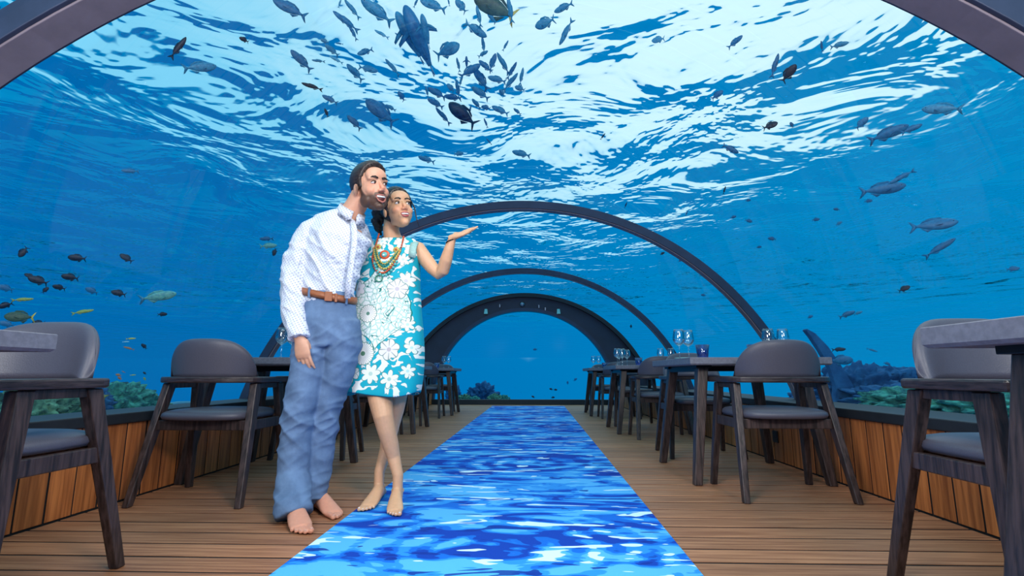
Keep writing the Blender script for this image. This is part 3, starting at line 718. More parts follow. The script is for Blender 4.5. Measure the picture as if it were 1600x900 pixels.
limb(sh, [(547, 337, YM, .068, .068), (541, 345, YM + .005, .098, .08), (533, 354, YM + .005, .155, .095), (527, 372, YM, .18, .115), (524, 390, YM, .168, .125), (520, 412, YM, .149, .122), (517, 440, YM, .134, .115), (515, 458, YM, .131, .112), (514, 474, YM, .133, .114)], 32)
limb(sh, [(506, 351, YM, .055, .07), (488, 362, YM - .01, .07, .075), (474, 385, YM - .02, .072, .075), (464, 412, YM - .03, .068, .07), (457.5, 440, YM - .04, .066, .066), (457, 470, YM - .07, .061, .06), (462, 500, YM - .10, .057, .055), (466, 517, YM - .12, .056, .052), (467.5, 529, YM - .13, .055, .05)], 22)
limb(sh, [(543, 353, YM + .02, .06, .07), (557, 361, YM + .06, .065, .07), (563, 374, YM + .18, .062, .065), (576, 398, YM + .36, .055, .055), (610, 415, YM + .46, .05, .05)], 20)
me = remeshed(sh, 'shirt', M['shirt'], .007, 6)
def rel(px, py): q = atY(px, py, YM); return q
zc_ = atY(549, 345, YM).z
def smask(co): return 1 - sstep(co[:, 2], zc_ - .12, zc_ - .02)
folds(me, .013, (5, 5, 7, 6), smask, seed=3)
folds(me, .007, (10, 9, 15, 12), smask, seed=11)
worn('shirt', me, man, 'white long-sleeved shirt with small grey dots and band collar')
# band collar, placket
cN = atY(549, 333, YM); 
def ringpts(c, a, b, tilt, n=28, rot=0.0, gap=0.0):
    out = []
    for i in range(n + (1 if gap else 0)):
        t = rot + gap / 2 + (2 * PI - gap) * i / n; x_, y_ = a * math.cos(t), b * math.sin(t)
        out.append(Vector((c.x + x_, c.y + y_, c.z + tilt[0] * x_ + tilt[1] * y_)))
    return out
pr = ringpts(cN, .0665, .068, (-.55, .30), 30, -PI / 2 + .6, .34)
colb = MB().rings([[p_ + (p_ - cN) * .25 + Vector((-.008, 0, -.034)), p_ + (p_ - cN).normalized() * .004, p_ + Vector((.008, 0, .022)), p_ - (p_ - cN).normalized() * .005] for p_ in pr])
o = colb.build('collar', M['shirt'], man); o.location = -man.location
pl = [(551, 349, -.074), (554, 365, -.108), (553, 385, -.126), (549, 410, -.124), (545, 440, -.113), (543, 466, -.106)]
o = MB().tube([atY(a, b, YM + c_) for a, b, c_ in pl], [(.017, .006)] * len(pl), 8, up=(0, 1, 0)).build('placket', M['shirt'], man); o.location = -man.location
for i in range(4):
    a, b, c_ = pl[i + 1]; o = MB().ball(atY(a, b, YM + c_ - .008), (.005, .0025, .005), 8, 6).build('button', M['teeth'], man); o.location = -man.location

# trousers
M['trouser'] = pbr('blue_cotton_twill', lin('#7089ac'), .85, noise=.18, nscale=(9, 9, 9), bump=.006, col2=lin('#5a7090'), spec=.15)
tr = MB()
limb(tr, [(514, 458, YM, .126, .108), (514, 478, YM, .137, .118), (514, 500, YM, .142, .128), (516, 525, YM + .005, .14, .13), (518, 540, YM + .01, .125, .12)], 30)
limb(tr, [(494, 500, YM, .085, .105), (491, 535, YM - .01, .098, .11), (483, 580, YM - .02, .092, .1), (473, 620, YM - .03, .081, .088), (465, 655, YM - .03, .074, .078), (461, 690, YM - .01, .075, .08), (458, 735, YM, .076, .084), (458, 775, YM - .05, .081, .092), (459, 801, YM - .09, .083, .105), (460, 806, YM - .095, .081, .102)], 26)
limb(tr, [(536, 500, YM, .085, .105), (536, 535, YM + .01, .09, .11), (528, 580, YM + .03, .084, .1), (516, 620, YM + .05, .076, .088), (508, 655, YM + .06, .071, .076), (501, 690, YM + .09, .072, .078), (495, 735, YM + .11, .07, .078), (489, 770, YM + .10, .072, .08), (487, 784, YM + .09, .073, .08), (487, 788, YM + .085, .07, .077)], 26)
me = remeshed(tr, 'trousers', M['trouser'], .007, 5)
kneeZ, ankZ = atY(465, 655, YM).z, .12
def tmask(co):
    z_ = co[:, 2]; return (1 - sstep(z_, .9, .98)) * (.3 + 1.0 * np.exp(-((z_ - kneeZ) / .14) ** 2) + .55 * np.exp(-((z_ - .13) / .12) ** 2) * (z_ > .03) + .8 * np.exp(-((z_ - .83) / .09) ** 2))
folds(me, .010, (3, 3, 9, 6), tmask, seed=21)
folds(me, .0055, (6, 6, 18, -9), tmask, seed=5)
worn('trousers', me, man, 'slim faded blue cotton trousers')
# belt with loops and buckle
M['belt'] = pbr('tan_leather', lin('#a5603a'), .45, noise=.25, nscale=(40, 40, 40), bump=.001)
cB = atY(514, 462, YM); rs = []
for i in range(48):
    t = 2 * PI * i / 48; d = Vector((math.cos(t), math.sin(t), 0)); q = cB + Vector((d.x * .139, d.y * .121, -d.x * .21 * .139 + d.y * .10 * .139))
    rs.append([q + d * .004 + Vector((0, 0, -.019)), q + d * .008 + Vector((0, 0, 0)), q + d * .004 + Vector((0, 0, .019)), q - d * .006])
o = MB().rings(rs, closed=True).build('belt', M['belt'], man); o.location = -man.location; o['label'] = 'tan brown leather belt'
def beltpt(t, out=.01): d = Vector((math.cos(t), math.sin(t), 0)); return cB + Vector((d.x * .139, d.y * .121, -d.x * .0292 + d.y * .0139)) + d * out, d
for t, nm, mt, hw, hh in ((-1.25, 'buckle', M['belt'], .018, .024), (-1.0, 'belt_keeper', M['belt'], .006, .022), (-1.95, 'belt_loop', M['trouser'], .005, .026), (-2.7, 'belt_loop', M['trouser'], .005, .026), (-.6, 'belt_loop', M['trouser'], .005, .026)):
    q, d = beltpt(t, .012); tn = Vector((-d.y, d.x, 0))
    o = MB().hexa([q - tn * hw - d * .012 + Vector((0, 0, -hh)), q + tn * hw - d * .012 + Vector((0, 0, -hh)), q + tn * hw - d * .012 + Vector((0, 0, hh)), q - tn * hw - d * .012 + Vector((0, 0, hh))],
                  [q - tn * hw + Vector((0, 0, -hh)), q + tn * hw + Vector((0, 0, -hh)), q + tn * hw + Vector((0, 0, hh)), q - tn * hw + Vector((0, 0, hh))]).build(nm, mt, man, False, .002); o.location = -man.location

# ------------------------------------------------ the woman
YW = 2.86
wom = empty('person', floorpt(600, 785), 0, 'smiling dark-haired woman in turquoise and white floral dress, one arm raised, barefoot', 'person', None)
skin = MB()
hw_ = Head(headframe(atY(622, 330, YW - .06), math.radians(34), math.radians(6), math.radians(9)), .98, False)
hw_.build(skin)
limb(skin, [(618, 382, YW + .02, .07, .05), (613, 372, YW + .01, .052, .05), (611, 358, YW, .047, .048), (614, 338, YW - .01, .047, .052)], 20)
limb(skin, [(617, 378, YW + .02, .105, .055), (615, 392, YW + .01, .125, .075), (610, 425, YW, .115, .09), (606, 470, YW, .1, .085), (603, 530, YW, .125, .1), (603, 570, YW, .12, .1)], 24)
# raised left arm
limb(skin, [(642, 386, YW + .01, .045, .05), (653, 390, YW, .047, .047), (663, 403, YW - .01, .043, .042), (676, 419, YW - .02, .038, .037), (686, 428, YW - .03, .034, .034), (692, 423, YW - .05, .036, .036), (697, 406, YW - .08, .036, .034), (702, 388, YW - .10, .029, .027), (706.5, 373, YW - .11, .022, .021)], 18, up=(0, 1, 0))
hd = atY(748, 355, YW - .16) - atY(706, 371, YW - .11)
hand(skin, atY(707, 371, YW - .11), hd, Vector((-.1, .75, .5)), Vector((.2, .5, -.85)), .93, (-.08, .02, .08, .2), .16, (.5, -.35, .1))
# right arm tucked behind the man
limb(skin, [(592, 386, YW + .02, .045, .05), (580, 400, YW + .1, .04, .04), (572, 430, YW + .2, .036, .036), (560, 455, YW + .24, .03, .03)], 14)
hA, tA = floorpt(622, 780, .013), floorpt(615, 809, .013); hB, tB = floorpt(598, 773, .013), floorpt(568, 801, .013)
limb(skin, [(590, 560, YW, .085, .09), (592, 600, YW - .04, .075, .08), (595, 628, YW - .085, .062, .066), (599, 650, YW - .10, .053, .057), (604, 672, YW - .085, .048, .051), (610, 694, YW - .06, .043, .046), (615, 714, YW - .04, .035, .038), (anklept(hA, tA, .14, .26), .028, .033), (anklept(hA, tA, .09, .26), .0265, .033), (anklept(hA, tA, .04, .26), .029, .038)], 20)
limb(skin, [(622, 560, YW + .04, .085, .09), (620, 605, YW + .06, .07, .075), (616, 640, YW + .08, .055, .06), (611, 664, YW + .085, .048, .051), (607, 684, YW + .08, .043, .046), (603, 703, YW + .07, .035, .038), (anklept(hB, tB, .14, .26), .028, .033), (anklept(hB, tB, .09, .26), .0265, .033), (anklept(hB, tB, .04, .26), .029, .038)], 20)
nw = foot(skin, hA, tA, 1, .9); nw += foot(skin, hB, tB, -1, .9)
sk = remeshed(skin, 'body', M['skin'], .0036, 8)
co = getco(sk); L = hw_.local(co)
base = np.tile(np.array(lin('#dba680')[:3]), (len(co), 1))
inhead = (np.abs(L[:, 0]) < .085) & (L[:, 2] > -.13) & (L[:, 2] < .13) & (np.abs(L[:, 1]) < .14)
rosy = sstep(L[:, 1], .05, .08) * sstep(L[:, 2], -.06, -.03) * (1 - sstep(L[:, 2], -.02, .005)) * inhead
base += rosy[:, None] * np.array([.03, -.05, -.03])
sock = np.exp(-(((np.abs(L[:, 0]) - .03) / .018) ** 2 + ((L[:, 2] - .012) / .011) ** 2)) * (L[:, 1] > .05) * inhead  # shade of her eye sockets put into the skin tint
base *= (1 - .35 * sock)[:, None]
paint(sk, base); worn('body', sk, wom)
hw_.features(wom, .05, .014, 1, M['lips_w'])
nail_parts(wom, nw, M['nail_w'])
def keep_w(p):
    lim = .012 + .55 * max(p.z + .01, 0) if p.z < .08 else .0615 + .2 * (p.z - .08)
    front = 1 - ks(p.y, lim, lim + .014)
    side = ks(p.z, -.085, -.065) if p.y < -.02 else ks(p.z, -.045, -.02)
    return front * side
hairshell(hw_, 'hair', M['hair_w'], wom, (0, -.022, .048), (.092, .112, .112), keep_w, label='dark hair loosely pulled back')
mb = MB()
for px, py, dy, r_ in ((600, 316, -.01, .045), (597, 324, .01, .04), (593, 332, .03, .045), (590, 345, .05, .036), (592, 356, .06, .026), (597, 338, .05, .04)): mb.ball(atY(px, py, YW + dy), r_, 16, 10)
mb.tube([atY(588, 350, YW + .05), atY(592, 362, YW + .06), atY(597, 369, YW + .06)], [.02, .014, .004], 10)
me = remeshed(mb, 'hair_bun', M['hair_w'], .005, 3); folds(me, .006, (40, 40, 30, 20), seed=2); worn('hair_bun', me, wom)
mb = MB()
mb.tube([hw_.p(.072, .045, .05), hw_.p(.084, .05, .0), hw_.p(.082, .055, -.07), hw_.p(.09, .05, -.12)], [.003, .004, .003, .0012], 8)
o = mb.build('loose_strand', M['hair_w'], wom); o.location = -wom.location

# dress
m, k = newmat('floral_print_cotton'); tc = k.n('ShaderNodeTexCoord'); co_ = tc.outputs['Object']
c0 = atY(603, 500, YW)
mp = k.n('ShaderNodeMapping', inp={'Vector': co_, 'Location': (-c0.x, -c0.z * 0, 0)})
sp = k.n('ShaderNodeSeparateXYZ', inp={0: mp.outputs[0]}); U, _, V = sp.outputs
def zpx(py): return atY(603, py, YW).z
SC = (zpx(400) - zpx(500)) / 100          # metres per pixel
flat = k.n('ShaderNodeCombineXYZ', inp={0: U, 1: V})
warp = k.n('ShaderNodeTexNoise', inp={'Vector': flat.outputs[0], 'Scale': 9.0, 'Detail': 2.0})
wv = k.n('ShaderNodeVectorMath', operation='MULTIPLY_ADD', inp={0: warp.outputs['Color'], 1: (.05, .05, 0), 2: flat.outputs[0]}).outputs[0]
teal, white, green = lin('#12a9bd'), lin('#eef0ea'), lin('#177a70')
# scrolling white foliage on turquoise
n1 = k.n('ShaderNodeTexNoise', inp={'Vector': wv, 'Scale': 15.0, 'Detail': 1.5, 'Distortion': 1.6}).outputs['Fac']
leaf = k.m('MULTIPLY', k.step(n1, .54, .555), 1.0)
c_ = k.mix(leaf, teal, white)
edge = k.m('MULTIPLY', k.step(n1, .535, .545), k.m('SUBTRACT', 1.0, k.step(n1, .555, .565)))
c_ = k.mix(k.m('MULTIPLY', edge, .55), c_, green)
# pebbled white middle panel
vor = k.n('ShaderNodeTexVoronoi', feature='DISTANCE_TO_EDGE', voronoi_dimensions='2D', inp={'Vector': wv, 'Scale': 34.0})
peb = k.mix(k.step(vor.outputs[0], .0, .2), lin('#a9d0c6'), lin('#f0f4f1'))
n2 = k.n('ShaderNodeTexNoise', inp={'Vector': flat.outputs[0], 'Scale': 11.0, 'Detail': 0.5, 'Distortion': 2.2}).outputs['Fac']
scr = k.m('MULTIPLY', k.step(n2, .535, .55), k.m('SUBTRACT', 1.0, k.step(n2, .565, .58)))
peb = k.mix(scr, peb, green)
uoff = k.m('ABSOLUTE', k.m('ADD', U, 3 * SC))
wid = k.m('MULTIPLY', k.step(V, zpx(548), zpx(500)), k.m('SUBTRACT', 1.0, k.step(V, zpx(480), zpx(415))))
wid = k.m('ADD', k.m('MULTIPLY', wid, 46 * SC), k.m('MULTIPLY', k.m('SUBTRACT', warp.outputs['Fac'], .5), 14 * SC))
pin = k.step(k.m('SUBTRACT', wid, uoff), -.001, .001)
rim = k.m('MULTIPLY', k.step(k.m('SUBTRACT', wid, uoff), -.006, -.005), k.m('SUBTRACT', 1.0, pin))
vm = k.m('MULTIPLY', k.step(V, zpx(552), zpx(546)), k.m('SUBTRACT', 1.0, k.step(V, zpx(416), zpx(410))))
c_ = k.mix(k.m('MULTIPLY', pin, vm), c_, peb)
c_ = k.mix(k.m('MULTIPLY', rim, vm), c_, green)
def flower(px, py, R, n, col, inner, sharp=.25, rot=0.0, rays=0):
    """one printed bloom at its own spot on the cloth"""
    global c_
    q = atY(px, py, YW); dx = k.m('SUBTRACT', U, q.x - c0.x); dz = k.m('SUBTRACT', V, q.z)
    r = k.m('SQRT', k.m('ADD', k.m('MULTIPLY', dx, dx), k.m('MULTIPLY', dz, dz))); th = k.m('ARCTAN2', dz, dx)
    pet = k.m('ABSOLUTE', k.m('SINE', k.m('ADD', k.m('MULTIPLY', th, n / 2), rot)))
    rad = k.m('MULTIPLY', k.m('ADD', k.m('MULTIPLY', pet, sharp), 1 - sharp), R * SC)
    ins = k.step(k.m('SUBTRACT', rad, r), -.0008, .0008); ol = k.step(k.m('SUBTRACT', rad, r), -.0045, -.003)
    c_ = k.mix(ol, c_, lin('#5f8f82'))
    cc = col
    if rays:
        s_ = k.m('ABSOLUTE', k.m('SINE', k.m('MULTIPLY', th, rays / 2))); cc = k.mix(k.m('MULTIPLY', k.step(s_, .35, .1), k.step(r, R * SC * .2, R * SC * .4)), col, lin('#8a9a92'))
    c_ = k.mix(ins, c_, cc)
    c_ = k.mix(k.step(r, R * SC * .24, R * SC * .18), c_, inner)
for a in ((586, 494, 13, 14, lin('#f3efe9'), lin('#66907f'), .10, 0, 22), (580, 554, 16, 16, lin('#f3efe9'), lin('#5d8a6d'), .08, .3, 30), (619, 548, 15, 6, lin('#e9e4e6'), lin('#c3b9be'), .22, .6, 8),
          (560, 583, 14, 7, white, lin('#bcd6cc'), .45, .2, 0), (592, 584, 14, 7, white, lin('#bcd6cc'), .45, 1.0, 0), (620, 592, 13, 6, white, lin('#a9ccc4'), .6, .5, 0),
          (641, 444, 13, 7, white, lin('#d5cfd2'), .45, .3, 0), (629, 457, 15, 5, lin('#ece6ea'), lin('#c9bfc6'), .2, .9, 10), (569, 456, 12, 6, lin('#ece6ea'), lin('#c9bfc6'), .35, .1, 0),
          (603, 382, 10, 6, white, lin('#bfe0dc'), .6, .3, 0), (632, 384, 11, 6, white, lin('#bfe0dc'), .55, .9, 0), (644, 510, 10, 6, white, lin('#bfe0dc'), .6, .2, 0), (650, 545, 10, 5, white, lin('#bfe0dc'), .6, .8, 0), (645, 580, 10, 6, white, lin('#bfe0dc'), .6, .5, 0), (572, 410, 9, 6, white, lin('#bfe0dc'), .55, .1, 0), (637, 412, 10, 6, white, lin('#bfe0dc'), .6, .4, 0)):
    flower(*a)
p = k.n('ShaderNodeBsdfPrincipled', inp={'Base Color': c_, 'Roughness': .7, 'Specular IOR Level': .25})
k.l(p.outputs[0], k.n('ShaderNodeOutputMaterial').inputs[0]); M['dress'] = m
secs = [(374, 588, 648, .052), (378, 584, 652, .07), (386, 579, 655, .09), (398, 574, 655.5, .112), (412, 569.5, 655.5, .128), (430, 564, 655.5, .13), (455, 558.5, 656, .128), (480, 555, 657.5, .13), (510, 551, 660, .14), (535, 549.5, 662, .15), (560, 547.5, 662.5, .155), (585, 544.5, 661, .158), (603, 542, 658.5, .16), (616, 540.5, 656, .16)]
rs = []; n = 72
for j, (py, xa, xb, dp) in enumerate(secs):
    A, B = atY(xa, py, YW), atY(xb, py, YW); c = (A + B) / 2; hw2 = (B.x - A.x) / 2; ring = []
    t_ = j / (len(secs) - 1)
    for i in range(n):
        th = 2 * PI * i / n; e = 2 / 2.5; cx, sy = math.cos(th), math.sin(th)
        fl = 1 + .035 * t_ ** 2 * math.sin(5 * th + 1.0) + .025 * t_ ** 2 * math.sin(9 * th)
        x_ = hw2 * math.copysign(abs(cx) ** e, cx); y_ = dp * math.copysign(abs(sy) ** e, sy) * fl
        ring.append((c.x + x_, c.y + y_, c.z + .012 * t_ ** 3 * math.sin(3 * th + 2)))
    rs.append(ring)
mb = MB().rings(rs, cap=False); me = me_dress = mb.mesh('dress', M['dress'])
o = worn('dress', me, wom, 'sleeveless turquoise dress printed with white flowers'); sd = o.modifiers.new('th', 'SOLIDIFY'); sd.thickness = .004; sd.offset = -1
ss = o.modifiers.new('ss', 'SUBSURF'); ss.levels = 1; ss.render_levels = 1
# mint shoulder trim on her left
M['mint'] = pbr('mint_ribbon', lin('#a7cfc8'), .8, noise=.3, nscale=(150, 10, 150), bump=.001, col2=lin('#8fb5b0'))
mb = MB(); rs = []
for i in range(11):
    t = i / 10; ang = PI * .95 * (t - .02)
    cc = atY(650, 384, YW + .01); y_ = -math.cos(ang) * .106; z_ = math.sin(ang) * .098 - .055
    w_ = .024
    rs.append([(cc.x - w_ + .01, cc.y + y_ * .98, cc.z - .03 + z_), (cc.x + w_, cc.y + y_ * .98, cc.z - .035 + z_), (cc.x + w_, cc.y + y_ * 1.06, cc.z - .03 + z_ * 1.14), (cc.x - w_ + .01, cc.y + y_ * 1.06, cc.z - .022 + z_ * 1.14)])
o = mb.rings(rs).build('shoulder_trim', M['mint'], wom); o.location = -wom.location; o['label'] = 'pale mint ribbed trim over the shoulder'
# necklace: strands of beads and a round pendant
def bead_m(n, h): M[n] = pbr(n, lin(h), .3, noise=.1, nscale=(90, 90, 90)); return M[n]
coral, gold, aqua, grn = bead_m('coral_beads', '#d2562f'), bead_m('gold_beads', '#c9b25a'), bead_m('aqua_beads', '#58b6b0'), bead_m('green_beads', '#3f8f72')
nk = empty('necklace'); nk.parent = wom; KID.setdefault(wom.name, []).append(nk)
from mathutils.bvhtree import BVHTree
BV = BVHTree.FromPolygons([v.co for v in me_dress.vertices] + [v.co for v in sk.vertices], [tuple(p_.vertices) for p_ in me_dress.polygons] + [tuple(i_ + len(me_dress.vertices) for i_ in p_.vertices) for p_ in sk.polygons])
def front(px, py):                                # just proud of the dress front
    d = ray(px, py).normalized(); h = BV.ray_cast(EYE, d)
    return (h[0] if h[0] else atY(px, py, YW - .05)) - d * .006
def strand(name, mat, pts, r, step):
    P = curve_u([(a, b) for a, b in pts], 10); mb = MB(); acc = 1e9; last = None
    for q in P:
        w_ = front(q.x, q.y)
        if last is None or (w_ - last).length > step: mb.ball(w_, r, 8, 6); last = w_
    o = mb.build(name, mat, nk); o.location = -wom.location; o['kind'] = 'stuff'
strand('coral_strand', coral, [(592, 366), (589, 377), (585, 390), (582, 405), (586, 420), (595, 426), (604, 424), (616, 412), (624, 395), (629, 378), (631, 368)], .0058, .0085)
strand('gold_strand', gold, [(584, 388), (586, 402), (592, 415), (599, 420), (608, 417), (617, 405), (625, 392)], .0072, .012)
strand('gold_strand', gold, [(588, 388), (591, 402), (597, 411), (604, 411), (613, 401), (622, 391)], .006, .0105)
strand('aqua_strand', aqua, [(585, 412), (590, 424), (597, 430), (605, 429), (614, 419), (620, 408)], .0085, .0155)
strand('green_strand', grn, [(586, 390), (588, 404), (595, 414), (602, 415), (612, 405), (621, 393)], .005, .009)
def disc(name, mat, px, py, r, d):
    q = front(px, py); o = MB().ball(q + Vector((0, -d, 0)), (r, .005, r * .9), 16, 8).build(name, mat, nk); o.location = -wom.location
for i, (px, py) in enumerate(((591, 386), (619, 390))): disc('flower_medallion', gold, px, py, .018, 0); disc('medallion_centre', coral, px, py, .007, .006)
disc('pendant_rim', coral, 601, 398, .029, 0); disc('pendant_disc', aqua, 601, 398, .016, .006); disc('pendant_centre', M['teeth'], 600, 399, .006, .010)
q = [front(592 + 5.5 * math.cos(t * PI / 8), 435 + 5 * math.sin(t * PI / 8)) for t in range(17)]
o = MB().tube(q, .0035, 8).build('ring_pendant', grn, nk); o.location = -wom.location
br = atY(704.5, 377, YW - .11)
o = MB().tube([br + Vector((.026 * math.cos(t * PI / 8), .025 * math.sin(t * PI / 8), .010 * math.cos(t * PI / 8))) for t in range(17)], .003, 8).build('bracelet', M['black_metal'], wom); o.location = -wom.location

# ------------------------------------------------------------------ sea floor and coral outside the glass
M['sand'] = pbr('sea_sand', lin('#5f9fae'), .9, noise=.35, nscale=(1.6, 1.6, 1.6), bump=.03, col2=lin('#2d6f8c'))
M['coral_g'] = pbr('green_coral', lin('#6fa888'), .9, noise=.75, nscale=(13, 13, 13), bump=.02, col2=lin('#123c40'))
M['coral_t'] = pbr('teal_coral', lin('#4fae9a'), .9, noise=.75, nscale=(16, 16, 16), bump=.02, col2=lin('#0e4a58'))
M['coral_o'] = pbr('olive_coral', lin('#9a9a5e'), .9, noise=.7, nscale=(11, 11, 11), bump=.02, col2=lin('#2a4a3c'))
M['coral_d'] = pbr('dark_reef_rock', lin('#2f6c9c'), .95, noise=.5, nscale=(6, 6, 6), bump=.03, col2=lin('#1b4c7c'))  # water haze over the reef put into the rock's blue
def bed(sgn):
    vs = []; nx, ny = 30, 60; fs = []
    for i in range(nx):
        for j in range(ny):
            x_ = 2.97 + 11 * (i / (nx - 1)) ** 1.6; y_ = -3 + 26 * j / (ny - 1)
            z_ = .16 - .03 * max(0, y_ - 8) + .09 * mnoise.noise(Vector((x_ * .8 * sgn, y_ * .8, 3))) - 3.2 * ks(x_, 8, 14) - 1.6 * ks(y_, 13, 22)
            vs.append((CX + sgn * x_, y_, z_))
    for i in range(nx - 1):
        for j in range(ny - 1):
            a = i * ny + j; fs.append((a, a + 1, a + ny + 1, a + ny))
    o = MB().add(vs, fs).build('seabed', M['sand']); return tag(o, kind='structure')
bed(-1); bed(1)
def coral(name, p, r, mat, lab, seed, grp=None, amp=.35, fr=4.0):
    bm = bmesh.new(); bmesh.ops.create_icosphere(bm, subdivisions=5, radius=1.0)
    for v in bm.verts:
        d = v.co.normalized(); n_ = mnoise.noise(d * fr + Vector((seed, 0, 0))) + .5 * mnoise.noise(d * fr * 2.3 + Vector((0, seed, 0))) + .22 * mnoise.noise(d * fr * 4.5 + Vector((0, 0, seed)))
        v.co = Vector((d.x * r[0], d.y * r[1], d.z * r[2])) * (1 + amp * n_)
    me = bpy.data.meshes.new(name); bm.to_mesh(me); bm.free(); me.materials.append(mat)
    me.polygons.foreach_set('use_smooth', [True] * len(me.polygons))
    o = link(name, me, loc=p); return tag(o, lab, 'coral', grp)
def cpos(px, py, X=None, Y=None):
    d = ray(px, py); t = (X / d.x) if X is not None else Y / d.y; return EYE + d * t
for i, (px, py, X, r, mt, lab) in enumerate([
    (52, 640, -3.9, (.22, .3, .2), 'coral_g', 'pale green coral lump low behind the left glass beside the front chair leg'),
    (98, 638, -4.1, (.24, .3, .2), 'coral_o', 'olive rounded coral under the orange fish outside the left glass'),
    (130, 636, -4.3, (.2, .25, .22), 'coral_d', 'dark blue rock behind the left front chair leg outside the glass'),
    (182, 636, -4.4, (.26, .45, .24), 'coral_t', 'bushy teal coral right of the left front chair outside the glass'),
    (212, 640, -4.6, (.2, .45, .17), 'coral_g', 'low teal coral tapering toward the second left chair')]):
    coral('coral_head', cpos(px, py, X=X), r, M[mt], lab, i * 7.1, None, .36, 5)
for i, (px, py, Y, r, mt, lab) in enumerate([
    (754, 622, 14.5, (.42, .4, .36), 'coral_d', 'large dark domed coral seen low through the end window'),
    (724, 627, 14.0, (.22, .25, .16), 'coral_g', 'small green coral left of the dark dome beyond the end window'),
    (742, 629, 13.6, (.16, .2, .14), 'coral_t', 'light tufted coral in front of the dark dome beyond the end window'),
    (773, 627, 13.8, (.2, .2, .17), 'coral_g', 'green rounded coral right of the dark dome beyond the end window'),
    (788, 627, 14.4, (.16, .2, .15), 'coral_t', 'rightmost small teal coral beyond the end window'),
    (708, 618, 15, (.2, .3, .3), 'coral_d', 'dark coral half hidden by the left far table'),
    (1340, 612, 6.6, (.42, .4, .3), 'coral_d', 'dark blue reef mound right of the curved dark fin'),
    (1382, 606, 7.2, (.45, .5, .28), 'coral_d', 'dark blue reef mound left of the right edge chair back'),
    (1300, 628, 6.8, (.45, .5, .2), 'coral_d', 'low dark reef left of the curved dark fin'),
    (1440, 634, 4.6, (.4, .5, .14), 'coral_t', 'low teal coral under the armrest of the right edge chair'),
    (1520, 636, 4.0, (.35, .4, .12), 'coral_t', 'low teal coral behind the right edge table leg'),
    (1400, 628, 5.6, (.4, .5, .16), 'coral_d', 'low reef ridge left of the right edge chair leg')]):
    coral('coral_head', cpos(px, py, Y=Y), r, M[mt], lab, 50 + i * 5.3, None, .4, 4.5)
# solid fin built for the curved dark shape outside the right glass
fin = [(1257, 515, 3), (1268, 524, 9), (1285, 545, 14), (1302, 572, 17), (1315, 600, 24), (1322, 625, 38), (1322, 650, 50)]
P = [cpos(px, py, Y=6.0) for px, py, w_ in fin]
mb = MB(); rs = []
for i, (c, (px, py, w_)) in enumerate(zip(P, fin)):
    t = (P[min(i + 1, len(P) - 1)] - P[max(i - 1, 0)]).normalized(); n_ = Vector((t.z, 0, -t.x)); h = w_ * 6 / 800 * .5
    rs.append([c - n_ * h + Vector((0, -.04, 0)), c + n_ * h + Vector((0, -.04, 0)), c + n_ * h + Vector((0, .04, 0)), c - n_ * h + Vector((0, .04, 0))])
tag(mb.rings(rs).build('curved_fin', M['coral_d'], bevel=.006), 'curved dark fin rising from the seabed beyond the right glass', 'support')

